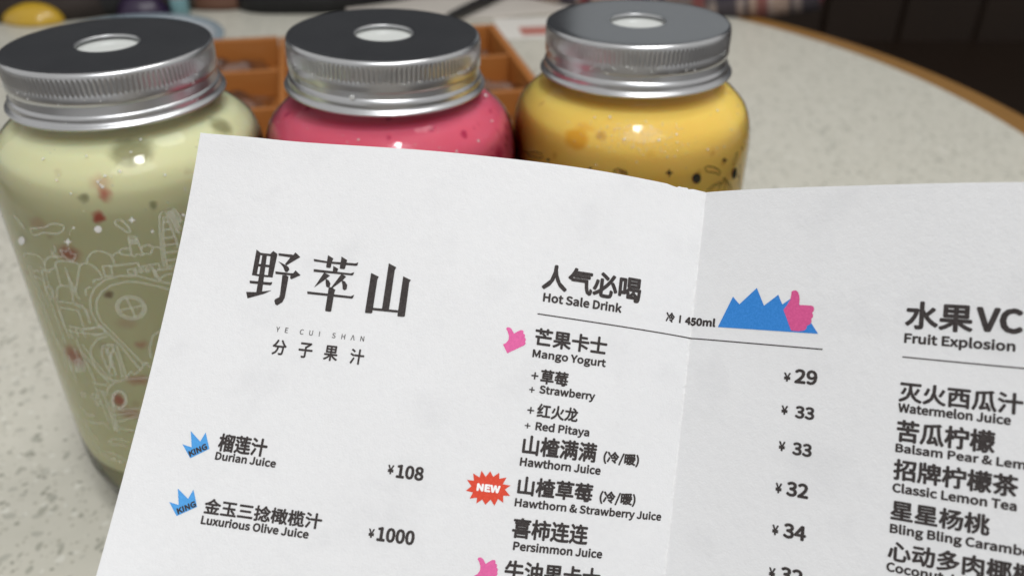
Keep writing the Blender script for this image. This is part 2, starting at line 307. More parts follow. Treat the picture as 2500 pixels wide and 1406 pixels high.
# ------------------------------------------------------------------ menu sheet (leaflet folded into panels, slightly bowed)
DATA = {"T":[["YE CUI SHΛN","YE CUI SHΛN","T",21.82,35.73,16.17,0.89,0],["分","分","Y",21.74,39.79,2.62,2.71,0],["子","子","Y",26.6,39.78,2.58,2.7,0],["果","果","Y",31.26,39.76,2.54,2.68,
0],["汁","汁","Y",36.0,39.84,2.51,2.67,0],["榴莲汁","榴莲汁","Z",15.53,57.38,8.8,3.05,0],["Durian Juice","Durian Juice","L",15.48,58.86,10.89,1.33,0],["¥","¥","L",45.47,57.44,1.06,
1.52,0],["108","108","L",46.98,57.88,4.64,2.29,0],["金玉三捻橄榄汁","金玉三捻橄榄汁","Z",15.43,67.87,20.43,2.6,0],["Luxurious Olive Juice","Luxurious Olive Juice","L",15.42,69.56,18.59,
1.36,0],["¥","¥","L",43.84,68.12,1.0,1.48,0],["1000","1000","L",45.27,68.44,6.32,2.37,0],["KING","KING","K",11.01,58.97,3.33,1.02,31.3],["KING","KING","K",11.2,68.56,3.37,
0.99,30.4],["人气必喝","人气必喝","Z",67.56,22.74,18.2,4.56,0],["Hot Sale Drink","Hot Sale Drink","L",68.06,24.9,14.39,1.54,0],["芒果卡士","芒果卡士","Z",67.44,32.77,13.09,3.16,0],["Mango Yogurt",
"Mango Yogurt","L",67.4,34.78,13.25,1.36,0],["+","+","L",67.66,38.55,1.24,1.23,0],["草莓","草莓","Z",69.26,39.14,4.94,2.52,0],["+","+","L",67.57,40.86,0.98,0.97,0],["Strawberry",
"Strawberry","L",69.34,40.8,10.03,1.36,0],["+","+","L",67.68,44.46,1.2,1.15,0],["红火龙","红火龙","Z",69.38,44.97,7.31,2.45,0],["+","+","L",67.57,46.99,1.0,0.9,0],["Red Pitaya",
"Red Pitaya","L",69.45,47.1,9.64,1.38,0],["山楂满满","山楂满满","Z",67.62,51.43,13.2,3.34,0],["(冷/暖)","(冷/暖)","P",82.15,51.39,6.82,2.24,0],["Hawthorn Juice","Hawthorn Juice","L",67.52,
53.37,14.44,1.42,0],["NEW","NEW","N",60.75,58.35,4.01,1.23,0],["山楂草莓","山楂草莓","Z",67.65,58.22,13.33,3.19,0],["(冷/暖)","(冷/暖)","P",82.29,58.23,6.86,2.28,0],["Hawthorn & Strawberry Juice",
"Hawthorn & Strawberry Juice","L",67.5,60.17,27.11,1.36,0],["喜柿连连","喜柿连连","Z",67.62,65.37,13.43,3.39,0],["Persimmon Juice","Persimmon Juice","L",68.16,67.36,15.87,1.41,0],
["牛油果卡士","牛油果卡士","Z",67.24,72.35,16.92,3.32,0],["冷","冷","Z",91.14,25.17,1.83,1.81,0],["I","I","I",93.89,24.98,0.37,1.41,0],["450ml","450ml","L",95.14,25.01,6.19,1.41,0],["¥",
"¥","L",114.38,33.37,1.17,1.48,0],["29","29","L",116.19,33.48,3.73,2.42,0],["¥","¥","L",114.4,38.95,1.12,1.5,0],["33","33","L",116.71,39.24,3.18,2.08,0],["¥","¥","L",114.44,
45.03,1.12,1.6,0],["33","33","L",116.74,45.32,3.2,2.13,0],["¥","¥","L",114.48,52.01,1.09,1.66,0],["32","32","L",116.3,52.14,3.62,2.42,0],["¥","¥","L",114.53,58.9,1.08,1.65,
4.8],["34","34","L",116.36,58.98,3.71,2.45,0],["¥","¥","L",114.57,65.89,1.1,1.66,5.1],["32","32","L",116.46,66.05,3.65,2.42,4.4],["水果","水果","Z",132.68,23.05,9.6,4.39,0],["VC",
"VC","L",142.6,22.64,6.25,3.65,0],["Fruit Explosion","Fruit Explosion","L",132.74,25.32,15.28,1.52,0],["灭火西瓜汁","灭火西瓜汁","Z",132.46,34.62,17.02,3.19,0],["Watermelon Juice","Watermelon Juice",
"L",132.51,36.26,15.5,1.41,0],["苦瓜柠檬","苦瓜柠檬","Z",132.55,40.85,13.56,3.46,0],["Balsam Pear & Lemon","Balsam Pear & Lem","L",132.55,42.5,17.64,1.33,0],["招牌柠檬茶","招牌柠檬茶","Z",132.46,
46.82,16.95,3.3,0],["Classic Lemon Tea","Classic Lemon Tea","L",132.5,48.76,16.85,1.41,0],["星星杨桃","星星杨桃","Z",132.44,53.07,13.61,3.13,0],["Bling Bling Carambola","Bling Bling Caramb",
"L",132.52,55.07,17.84,1.4,0],["心动多肉椰椰","心动多肉椰","Z",132.45,59.38,16.78,3.17,0],["Coconut Juice","Coconut","L",132.38,61.05,8.04,1.42,0]],"LOGO":[[[15.12,21.19],[16.08,21.76],
[16.15,26.05],[15.21,25.98]],[[18.4,21.18],[19.32,21.68],[19.26,26.09],[18.31,26.08],[18.07,22.19],[17.93,21.8]],[[15.98,21.73],[18.05,21.79],[18.05,22.21],[15.93,22.16]],
[[16.45,22.08],[17.36,22.15],[17.8,29.01],[16.71,29.02]],[[16.01,23.81],[18.25,23.84],[18.2,24.28],[16.01,24.29]],[[16.07,25.71],[18.3,25.74],[18.34,26.12],[16.07,26.06]],
[[15.0,27.03],[18.96,27.01],[19.39,26.88],[19.33,27.39],[19.11,27.53],[15.14,27.51]],[[14.76,29.15],[16.71,29.02],[19.55,28.43],[18.23,29.2],[15.27,30.31]],[[19.48,21.53],
[22.1,21.55],[22.36,21.61],[22.7,21.1],[23.77,21.87],[21.43,23.65],[21.14,23.39],[21.91,22.09],[19.61,21.96]],[[19.73,23.04],[20.47,23.26],[21.17,23.54],[21.93,23.9],[22.16,
24.35],[21.87,24.85],[21.47,24.85],[21.21,24.49],[20.91,23.99],[20.3,23.43]],[[19.55,24.91],[22.48,24.99],[23.02,24.94],[23.34,24.38],[24.47,25.18],[22.89,26.08],[22.62,25.92],
[22.56,25.39],[19.71,25.39]],[[21.04,25.46],[21.78,25.43],[22.26,25.67],[22.29,26.52],[22.31,29.52],[22.0,30.39],[21.15,31.04],[20.77,30.89],[20.45,30.26],[20.55,29.97],[21.24,
29.53],[21.3,29.06]],[[26.35,21.98],[28.93,22.17],[34.25,22.04],[34.68,21.78],[34.6,22.39],[34.33,22.49],[29.77,22.54],[26.51,22.42]],[[28.88,21.03],[29.98,21.56],[29.81,22.24],
[29.8,23.22],[29.63,23.35],[28.99,23.33],[28.91,23.07]],[[31.42,21.05],[32.57,21.6],[32.45,23.12],[32.29,23.32],[31.53,23.28],[31.46,23.12]],[[30.22,22.91],[31.21,23.33],[31.12,
23.9],[30.3,23.88]],[[26.7,23.84],[33.63,23.94],[34.24,23.65],[34.14,24.17],[33.88,24.29],[26.78,24.31]],[[28.74,24.28],[29.93,24.71],[29.33,25.38],[27.39,27.16]],[[29.22,
25.34],[29.85,25.61],[30.26,26.13],[30.25,26.79],[29.98,26.91],[29.58,26.76],[29.35,26.04]],[[31.97,24.19],[32.9,24.61],[32.37,25.37],[30.67,27.03],[30.54,26.82]],[[32.17,
25.3],[32.86,25.51],[33.38,26.11],[33.38,26.85],[33.04,27.09],[32.68,26.92],[32.46,26.1]],[[26.26,27.98],[34.33,28.03],[34.93,27.71],[34.79,28.31],[34.59,28.44],[26.4,28.43]],
[[30.08,26.9],[30.53,26.76],[31.36,27.18],[31.27,27.71],[31.3,31.07],[31.13,31.18],[30.28,31.17],[30.16,31.0]],[[37.31,23.48],[38.8,24.01],[38.64,24.51],[38.68,30.52],[38.48,
30.67],[37.48,30.7],[37.36,30.53]],[[40.21,21.42],[41.67,22.01],[41.48,22.55],[41.55,29.78],[40.28,29.81]],[[43.15,23.48],[44.6,24.01],[44.4,24.49],[44.51,30.46],[44.32,30.63],
[43.27,30.68],[43.18,30.51]],[[38.5,29.64],[43.17,29.6],[43.14,30.02],[38.54,30.08]]],"SH":{"crown":[[[9.16,57.04],[10.93,57.35],[10.11,54.64],[12.23,56.2],[12.85,54.55],[14.15,
57.2],[11.1,59.19]],[[9.16,66.78],[10.93,67.06],[10.12,64.4],[12.33,65.85],[12.91,64.23],[14.2,66.92],[11.02,68.87]]],"thumb":[[[62.1,33.3],[62.62,32.95],[62.96,32.34],[62.93,
31.68],[62.66,31.05],[62.31,30.53],[62.43,30.28],[62.8,30.22],[63.21,30.41],[63.52,30.84],[63.76,31.19],[64.33,30.74],[64.86,30.42],[65.24,30.42],[65.4,30.69],[65.35,30.92],
[65.66,31.09],[65.73,31.34],[65.67,31.6],[65.88,31.76],[65.95,32.04],[65.85,32.33],[65.99,32.56],[65.91,32.83],[65.66,33.06],[64.95,33.49],[64.25,33.96],[63.55,34.39],[63.03,
34.74],[62.56,33.99]],[[62.25,72.19],[62.77,71.84],[63.11,71.23],[63.08,70.57],[62.81,69.94],[62.46,69.42],[62.58,69.17],[62.95,69.11],[63.36,69.3],[63.67,69.73],[63.91,70.08],
[64.48,69.63],[65.01,69.31],[65.39,69.31],[65.55,69.58],[65.5,69.81],[65.81,69.98],[65.88,70.23],[65.82,70.49],[66.03,70.65],[66.1,70.93],[66.0,71.22],[66.14,71.45],[66.06,
71.72],[65.81,71.95],[65.1,72.38],[64.4,72.85],[63.7,73.28],[63.18,73.63],[62.71,72.88]]],"burst":[[[61.17,54.96],[62.03,55.9],[62.67,54.89],[63.3,55.75],[64.24,54.94],[64.37,
55.95],[65.56,55.6],[65.09,56.78],[66.42,56.85],[65.55,57.62],[66.57,58.57],[65.4,58.66],[65.55,59.83],[64.59,59.29],[64.12,60.49],[63.35,59.54],[62.59,60.5],[61.93,59.71],
[61.04,60.46],[61.02,59.49],[59.82,59.8],[60.23,58.72],[59.01,58.58],[59.83,57.73],[58.95,56.77],[60.14,56.78],[59.83,55.58],[61.01,56.13]]],"mountain":[[[101.84,25.0],[104.15,
19.41],[105.48,20.71],[108.39,17.7],[109.94,20.75],[112.27,18.76],[113.13,20.38],[115.02,18.87],[119.46,24.98]]],"bigthumb":[[[114.53,18.1],[114.86,17.89],[115.28,17.89],[115.64,
18.17],[115.88,18.71],[115.99,19.47],[115.98,20.35],[116.81,20.31],[117.97,20.34],[118.33,20.44],[118.49,20.76],[118.49,21.18],[118.25,21.53],[118.41,21.86],[118.41,22.27],
[118.17,22.54],[118.25,23.03],[118.04,23.47],[117.54,23.75],[117.48,24.26],[117.14,24.58],[116.33,24.76],[115.49,24.77],[114.99,24.74],[114.47,23.62],[113.96,22.47],[113.4,
21.31],[113.96,20.42],[114.4,19.55],[114.53,18.69]]]},"R":[[67.41,27.22],[120.34,27.49],[132.65,27.57],[149.21,27.76]],"art":{"lines":[[[-115.1,118.48],[-115.7,117.14],[-114.6,
116.36],[-112.3,116.95],[-108.6,118.13],[-105.8,118.16],[-101.9,118.45],[-99.0,119.35],[-97.9,120.63],[-98.6,121.29],[-101.0,121.48],[-103.8,121.08],[-106.6,119.95],[-110.4,
119.25],[-115.1,118.48]],[[-77.7,122.0],[-77.7,121.31],[-76.7,120.53],[-75.6,119.75],[-74.6,118.79],[-73.5,118.33],[-72.9,118.8],[-73.2,119.88],[-73.9,121.16],[-74.9,122.12],
[-76.4,122.59],[-77.7,122.0]],[[-124.5,120.69],[-122.6,119.48],[-119.7,117.52],[-119.0,118.0],[-121.3,120.07],[-124.5,120.69]],[[-103.0,113.37],[-100.2,113.06],[-98.6,114.42],
[-98.6,112.62],[-96.2,112.47],[-98.6,110.27],[-100.7,110.67],[-102.1,111.64],[-103.0,113.37]],[[-105.1,114.61],[-105.3,112.43],[-107.9,112.86],[-106.2,111.6],[-107.9,111.78],
[-105.3,111.15],[-102.6,111.24]],[[-128.4,106.51],[-127.6,107.47],[-125.6,108.67],[-121.1,109.64],[-116.5,109.96],[-113.9,109.09],[-113.8,107.63]],[[-113.7,107.28],[-112.5,
108.94],[-109.7,110.44],[-106.6,110.91],[-105.0,110.64]],[[-108.4,107.31],[-106.9,109.15],[-104.3,109.8],[-100.0,109.99],[-97.5,109.78],[-96.1,109.13]],[[-96.8,107.99],[-95.8,
109.14],[-94.1,109.75],[-91.8,109.62],[-89.8,108.54],[-88.6,106.7],[-88.0,105.21]],[[-92.8,109.97],[-91.6,111.81],[-89.7,113.09],[-87.0,113.68],[-84.4,113.19],[-82.7,112.4],
[-82.1,110.92],[-81.9,109.45]],[[-81.8,111.81],[-80.8,112.66],[-79.2,112.92],[-78.1,112.12],[-76.5,111.81],[-74.7,111.83],[-74.1,111.11],[-72.5,111.78],[-71.1,111.26],[-69.1,
111.54],[-67.8,111.19],[-66.9,112.15],[-65.9,113.1],[-63.4,112.52]],[[-79.2,112.92],[-78.0,113.74],[-76.6,113.99],[-75.0,113.66]],[[-70.5,113.18],[-69.6,113.97],[-67.8,114.09],
[-66.3,113.33]],[[-74.7,111.83],[-74.2,117.34],[-71.3,117.03],[-70.6,111.56]],[[-74.3,116.46],[-71.3,116.22]],[[-74.3,115.85],[-71.3,115.68]],[[-74.3,115.21],[-71.3,114.96]],
[[-62.6,106.1],[-62.6,109.82],[-61.8,114.07],[-60.8,118.2],[-59.7,121.19],[-58.6,121.0],[-57.9,118.76],[-57.2,115.03],[-56.6,110.88]],[[-63.9,106.33],[-63.7,109.27],[-63.0,
113.54],[-62.0,118.39],[-61.3,121.1],[-60.2,122.67],[-57.5,123.19],[-55.1,122.82],[-54.0,121.19],[-53.4,118.57]],[[-60.4,119.72],[-58.2,119.51]],[[-61.0,117.52],[-57.9,117.32]],
[[-61.5,115.1],[-57.3,114.86]],[[-61.9,113.0],[-57.0,112.62]],[[-62.4,110.7],[-57.2,110.28]],[[-62.4,108.3],[-58.4,107.91]],[[-62.3,106.24],[-59.8,106.32]],[[-58.4,122.54],
[-56.6,118.51],[-56.0,115.88]],[[-57.5,122.55],[-55.8,118.34],[-55.2,115.36]],[[-56.6,122.56],[-54.9,118.17],[-54.4,116.64]],[[-55.9,122.61],[-54.1,118.37]],[[-86.9,105.57],
[-86.9,108.89],[-73.1,109.11],[-73.3,107.84]],[[-86.9,105.57],[-83.8,106.03],[-83.7,108.98]],[[-73.5,107.86],[-65.5,107.89],[-65.6,105.86]],[[-77.7,106.03],[-77.7,107.33],
[-75.3,107.3],[-75.1,105.61],[-77.7,106.03]],[[-72.1,106.58],[-72.4,106.17],[-73.0,106.06],[-73.4,106.29],[-73.5,106.75],[-73.2,107.16],[-72.6,107.28],[-72.1,107.04],[-72.1,
106.58]],[[-69.7,106.39],[-70.0,105.99],[-70.6,105.87],[-71.0,106.12],[-71.1,106.58],[-70.8,106.98],[-70.2,107.09],[-69.7,106.85],[-69.7,106.39]],[[-74.7,107.8],[-74.5,105.55]],
[[-68.3,107.39],[-67.9,103.58]],[[-67.6,106.17],[-66.8,102.84]],[[-68.5,106.11],[-63.6,105.72],[-60.5,105.51]],[[-66.8,102.84],[-65.1,103.71],[-63.2,103.95],[-61.4,103.99]],
[[-103.0,107.9],[-103.1,103.05],[-102.4,99.7],[-100.6,97.55]],[[-103.1,106.05],[-101.3,99.8]],[[-96.6,108.36],[-99.2,104.13],[-101.7,100.15]],[[-107.4,108.17],[-107.9,104.76],
[-108.3,101.69]],[[-113.2,104.74],[-111.4,106.14],[-108.5,107.11]],[[-113.2,95.93],[-110.9,100.17],[-108.4,101.49],[-103.6,101.86],[-103.6,98.81],[-104.6,96.78]],[[-112.3,
95.68],[-104.5,96.2],[-99.8,95.68]],[[-113.1,93.58],[-103.6,93.96]],[[-104.2,95.65],[-100.2,94.87],[-99.3,91.79]],[[-103.3,93.99],[-103.2,87.83],[-99.3,88.0]],[[-113.6,92.7],
[-113.8,86.23],[-113.0,82.69]],[[-99.1,94.95],[-99.6,89.78]],[[-113.8,107.63],[-115.0,103.3],[-115.5,100.17],[-114.2,95.36],[-114.6,86.08]],[[-116.3,106.83],[-117.6,101.3],
[-117.9,95.04],[-117.5,87.1],[-117.2,80.15]],[[-97.3,99.33],[-96.8,101.26],[-94.6,102.31],[-93.7,102.15]],[[-92.5,103.31],[-92.1,104.44],[-88.3,105.03]],[[-123.0,103.6],[-119.2,
104.6],[-117.3,104.01],[-115.8,105.43],[-112.2,105.83]],[[-124.4,105.19],[-123.7,101.53],[-123.1,97.81],[-120.2,92.55]],[[-124.8,101.29],[-120.8,102.18],[-117.9,100.86],[-119.0,
96.76]],[[-126.6,104.67],[-126.7,100.05],[-125.6,95.63],[-124.6,88.69],[-124.6,83.75],[-124.0,77.2]],[[-118.2,99.27],[-114.0,100.43],[-113.7,98.56],[-116.8,95.65]],[[-63.8,
99.12],[-69.1,101.37],[-75.1,103.21],[-79.5,103.7],[-85.8,102.81],[-90.3,100.66],[-93.4,97.83],[-94.7,94.4],[-94.3,90.99],[-91.2,87.59],[-87.2,82.86],[-81.2,75.2],[-80.0,76.15]],
[[-62.6,100.85],[-68.7,102.96],[-74.5,105.06],[-80.9,105.69],[-87.2,104.74],[-92.6,102.0],[-96.0,98.28],[-97.3,94.27],[-96.4,90.31],[-92.4,86.4],[-88.8,82.29],[-83.5,73.61]],
[[-74.8,93.82],[-75.7,92.76],[-77.0,91.94],[-78.7,91.42],[-80.5,91.26],[-82.4,91.46],[-84.0,92.01],[-85.3,92.86],[-86.1,93.94],[-86.3,95.14],[-85.9,96.36],[-85.0,97.47],[-83.6,
98.35],[-81.9,98.91],[-80.1,99.09],[-78.3,98.87],[-76.8,98.28],[-75.5,97.37],[-74.8,96.25],[-74.5,95.02],[-74.8,93.82]],[[-75.7,94.05],[-76.4,93.19],[-77.5,92.53],[-78.9,92.12],
[-80.4,91.99],[-82.0,92.17],[-83.4,92.64],[-84.5,93.34],[-85.1,94.22],[-85.3,95.21],[-85.0,96.2],[-84.3,97.09],[-83.2,97.8],[-81.7,98.24],[-80.2,98.38],[-78.7,98.19],[-77.4,
97.69],[-76.3,96.95],[-75.6,96.03],[-75.4,95.03],[-75.7,94.05]],[[-85.4,94.56],[-75.4,95.57]],[[-81.1,98.63],[-79.4,91.72]],[[-111.3,87.45],[-103.5,87.39],[-94.2,89.26]],[[-111.3,
85.68],[-102.5,86.04],[-95.3,86.41]],[[-111.3,86.57],[-111.1,83.34]],[[-107.7,87.43],[-107.7,83.9]],[[-104.3,87.6],[-104.0,84.39]],[[-100.2,87.73],[-96.6,88.85],[-93.8,88.4],
[-93.6,86.95],[-98.7,85.49],[-100.5,85.94]],[[-93.3,85.91],[-98.4,84.34],[-102.9,80.93],[-104.5,77.09],[-103.5,72.9],[-99.4,69.9],[-94.9,69.46]],[[-97.0,82.05],[-93.7,82.81],
[-90.5,82.58]],[[-97.0,82.05],[-98.6,78.92],[-98.1,75.3],[-97.0,71.03]],[[-93.8,82.51],[-96.0,79.71],[-94.5,76.74],[-95.0,71.15]],[[-90.6,82.29],[-90.3,78.07],[-90.4,71.28]],
[[-92.7,82.55],[-91.4,76.83],[-92.2,70.63]],[[-91.9,81.67],[-95.5,77.91],[-95.8,74.22]],[[-96.5,81.49],[-93.9,79.2],[-97.5,72.87]],[[-90.7,70.65],[-87.6,73.14],[-86.6,71.87],
[-83.5,73.61],[-80.2,76.17],[-79.2,73.92]],[[-102.8,63.46],[-100.3,66.64],[-96.6,68.85],[-91.6,70.01],[-87.0,70.5],[-81.0,70.33]],[[-93.4,62.42],[-93.9,61.31],[-94.8,60.29],
[-95.9,59.44],[-97.1,58.86],[-98.3,58.59],[-99.4,58.66],[-100.2,59.08],[-100.7,59.81],[-100.9,60.78],[-100.6,61.9],[-100.0,63.05],[-99.1,64.11],[-97.9,64.97],[-96.7,65.55],
[-95.6,65.8],[-94.6,65.68],[-93.8,65.22],[-93.3,64.47],[-93.2,63.51],[-93.4,62.42]],[[-94.0,62.39],[-94.5,61.45],[-95.2,60.57],[-96.1,59.85],[-97.1,59.36],[-98.1,59.13],[-98.9,
59.2],[-99.6,59.57],[-100.0,60.19],[-100.1,61.02],[-99.9,61.97],[-99.4,62.95],[-98.6,63.84],[-97.7,64.58],[-96.7,65.07],[-95.8,65.27],[-94.9,65.17],[-94.3,64.78],[-93.9,64.15],
[-93.8,63.32],[-94.0,62.39]],[[-102.6,60.89],[-103.1,55.54],[-104.3,49.27]],[[-100.8,61.09],[-102.1,53.65],[-102.7,48.81]],[[-100.4,57.85],[-94.1,58.66],[-87.8,59.08]],[[-101.9,
53.0],[-96.4,54.54],[-90.3,56.11]],[[-102.8,52.88],[-100.4,50.47],[-93.9,50.29]],[[-100.8,55.81],[-93.8,57.35],[-89.6,57.11]],[[-116.8,73.64],[-110.1,75.93]],[[-116.8,72.7],
[-109.1,75.18]],[[-117.0,71.7],[-108.6,74.34]],[[-117.2,70.73],[-108.6,73.27]],[[-117.3,69.75],[-109.8,71.83]],[[-109.5,80.0],[-104.3,74.04],[-99.2,68.33]],[[-109.6,83.6],
[-108.5,76.52],[-106.3,67.47]],[[-107.0,81.61],[-102.3,74.91],[-97.3,69.12]],[[-108.3,67.15],[-100.3,67.59]],[[-107.9,65.93],[-104.4,63.91]],[[-107.6,64.71],[-106.4,57.04],
[-106.0,51.73]],[[-103.8,65.27],[-104.2,58.04],[-103.4,49.4]],[[-70.9,86.51],[-74.8,84.96],[-77.3,81.07],[-77.9,77.48]],[[-115.0,61.59],[-115.9,60.72],[-117.3,60.1],[-118.4,
60.08],[-118.6,60.7],[-117.6,61.61],[-116.2,62.23],[-115.1,62.21],[-115.0,61.59]],[[-108.2,62.0],[-109.1,61.0],[-110.5,60.4],[-111.5,60.54],[-111.6,61.36],[-110.6,62.38],[-109.3,
62.98],[-108.3,62.81],[-108.2,62.0]],[[-107.7,59.47],[-108.3,58.79],[-109.3,58.38],[-110.1,58.46],[-110.2,59.01],[-109.5,59.7],[-108.5,60.11],[-107.8,60.01],[-107.7,59.47]],
[[-123.4,54.98],[-118.9,52.24],[-113.8,53.55]],[[-120.3,49.77],[-114.6,49.96],[-109.7,51.73],[-106.9,49.53]],[[-122.9,49.68],[-122.4,44.27],[-117.5,42.21]],[[-110.7,43.23],
[-106.8,45.4],[-101.3,45.89],[-99.0,45.09]],[[-109.9,42.69],[-103.0,43.56],[-100.6,43.18]],[[-115.3,37.83],[-109.7,38.84],[-105.3,37.88],[-103.3,36.05]],[[-109.3,36.41],[-109.8,
35.89],[-110.6,35.52],[-111.4,35.53],[-111.5,35.91],[-110.9,36.44],[-110.1,36.81],[-109.4,36.79],[-109.3,36.41]],[[-106.0,35.96],[-106.5,35.47],[-107.2,35.16],[-107.8,35.22],
[-107.9,35.61],[-107.4,36.11],[-106.7,36.42],[-106.1,36.36],[-106.0,35.96]],[[-112.6,79.45],[-112.2,74.62],[-115.6,70.15]],[[-119.8,77.87],[-119.8,70.38],[-118.0,65.73]],[[-117.6,
75.93],[-119.4,69.23]],[[-122.7,80.82],[-121.7,74.92],[-123.8,68.02]],[[-122.4,40.0],[-118.0,37.08],[-112.4,34.95]]],"fills":[[[-83.1,120.11],[-83.5,119.6],[-84.1,119.24],
[-84.9,119.12],[-85.6,119.28],[-86.0,119.68],[-86.1,120.2],[-85.7,120.71],[-85.0,121.08],[-84.2,121.19],[-83.5,121.03],[-83.1,120.63]],[[-69.9,121.79],[-71.1,121.6],[-71.7,
120.81],[-71.8,121.68],[-72.8,122.1],[-71.6,122.3],[-71.0,123.09],[-70.9,122.22]],[[-96.2,116.32],[-97.8,115.89],[-98.8,114.84],[-98.8,115.82],[-100.1,116.1],[-98.5,116.57],
[-97.6,117.6],[-97.5,116.63]],[[-93.4,120.6],[-93.7,120.32],[-94.1,120.2],[-94.4,120.3],[-94.5,120.57],[-94.2,120.85],[-93.8,120.97],[-93.5,120.87]],[[-64.4,117.64],[-64.7,
117.36],[-65.1,117.28],[-65.4,117.47],[-65.5,117.81],[-65.3,118.1],[-64.8,118.17],[-64.5,117.98]],[[-51.5,120.34],[-51.8,120.09],[-52.2,120.05],[-52.6,120.24],[-52.6,120.56],
[-52.4,120.81],[-52.0,120.85],[-51.6,120.65]],[[-121.8,113.52],[-123.6,112.19],[-126.2,111.2],[-128.3,111.13],[-128.3,112.13],[-126.1,113.6],[-123.5,114.57],[-121.8,114.5]]]},
"art2":{"lines":[[[-61.5,124.82],[-60.4,123.51],[-57.7,122.87],[-54.4,122.08],[-51.7,120.98],[-51.4,121.79],[-53.3,123.06],[-56.3,124.28],[-60.0,125.16],[-61.5,124.82]],[[-39.0,
125.85],[-42.0,123.43],[-41.9,122.22],[-39.8,122.22],[-38.1,124.46],[-39.0,125.85]],[[-154.6,122.44],[-149.7,123.2],[-143.9,124.84],[-139.8,125.06],[-139.1,124.14],[-141.7,
123.21],[-145.5,123.13],[-151.7,121.98]],[[-103.4,124.68],[-103.2,125.61],[-101.4,126.19],[-100.6,124.64]],[[-102.5,124.52],[-102.3,125.45]],[[-100.8,126.0],[-99.7,124.47]],
[[-100.1,125.95],[-98.7,124.38]],[[-99.3,125.86],[-97.8,124.34]],[[-98.3,125.68],[-97.2,124.27]],[[-58.8,117.15],[-56.5,118.19],[-53.0,118.65],[-48.8,118.18]],[[-57.0,116.85],
[-53.7,117.93],[-49.7,117.63]],[[-48.2,119.49],[-49.1,117.52],[-51.7,116.12]],[[-48.2,119.49],[-46.6,116.52],[-46.7,115.08]],[[-48.2,119.49],[-42.2,116.03],[-39.8,113.5]],
[[-46.7,118.47],[-43.2,115.28],[-42.5,114.14]],[[-35.8,117.67],[-31.8,115.43],[-33.8,113.95]],[[-33.7,120.81],[-32.7,117.13],[-29.2,111.22]],[[-34.2,126.4],[-31.8,124.66]]],
"fills":[[[-77.1,124.82],[-78.5,124.54],[-78.9,123.55],[-79.6,124.6],[-81.1,125.04],[-79.7,125.34],[-79.4,126.32],[-78.7,125.28]],[[-63.2,121.24],[-63.8,120.6],[-64.9,120.34],
[-66.2,120.52],[-67.2,121.1],[-67.8,121.92],[-67.8,122.77],[-67.2,123.42],[-66.2,123.69],[-64.9,123.52],[-63.8,122.93],[-63.2,122.09]],[[-46.8,124.75],[-48.5,124.81],[-48.9,
124.13],[-49.9,125.06],[-51.6,125.66],[-50.0,125.64],[-49.7,126.32],[-48.7,125.4]],[[-36.8,118.28],[-37.3,117.29],[-38.6,116.96],[-40.2,117.41],[-41.4,118.44],[-41.9,119.69],
[-41.5,120.7],[-40.3,121.07],[-38.8,120.65],[-37.4,119.58]],[[-134.7,124.28],[-134.9,123.97],[-135.5,123.73],[-136.2,123.7],[-136.5,123.91],[-136.2,124.23],[-135.6,124.47],
[-135.0,124.49]],[[-113.0,125.12],[-113.2,124.84],[-113.7,124.66],[-114.3,124.7],[-114.6,124.93],[-114.4,125.21],[-113.8,125.39],[-113.2,125.35]]]},"cL":[[[-18.31,108.008,
122.176],[-11.677,-64.376,-70.985],[-0.057,-0.491,0.569],[0.115,0.191,-0.181]],[[47.262,-0.315,-7.39],[-0.546,5.616,-5.263],[-0.273,1.659,-1.647],[-0.197,-0.408,0.403]],[[-0.095,
1.083,-0.788],[0.264,-0.749,0.812],[0.151,-1.407,1.321],[0.201,0.308,-0.281]],[[-0.053,0.591,-0.512],[-0.118,-0.724,0.572],[0.111,0.165,-0.205],[-0.079,-0.148,0.116]],[[-0.016,
-0.159,0.151],[0.037,0.223,-0.222],[0.035,-0.127,0.106],[-0.018,0.077,-0.071]]],"cR":[[71.67,-57.112,33.527],[13.876,15.339,-13.82],[-0.746,-0.092,0.141],[10.742,8.7,-10.582],
[-5.946,-0.885,5.24],[-2.01,0.839,1.866],[-0.035,-4.225,0.464]]}
PW = 96.8
cL = np.array(DATA['cL']); cR = np.array(DATA['cR'])
def _cheb(t, n):
    o = [np.ones_like(t), t]
    for k in range(2, n): o.append(2 * t * o[-1] - o[-2])
    return np.stack(o[:n], -1)
VT = .86
def _S0(u, v):
    l = np.einsum('...i,...j,ijk->...k', _cheb(2 * np.minimum(u, 1) - 1, 5), _cheb(v - .6, 4), cL)
    t = np.maximum(u - 1, 0)[..., None]; v = v[..., None]
    return l + t * (cR[0] + v * cR[1] + v * v * cR[2]) + t * t * (cR[3] + v * cR[4]) + t ** 3 * (cR[5] + v * cR[6])
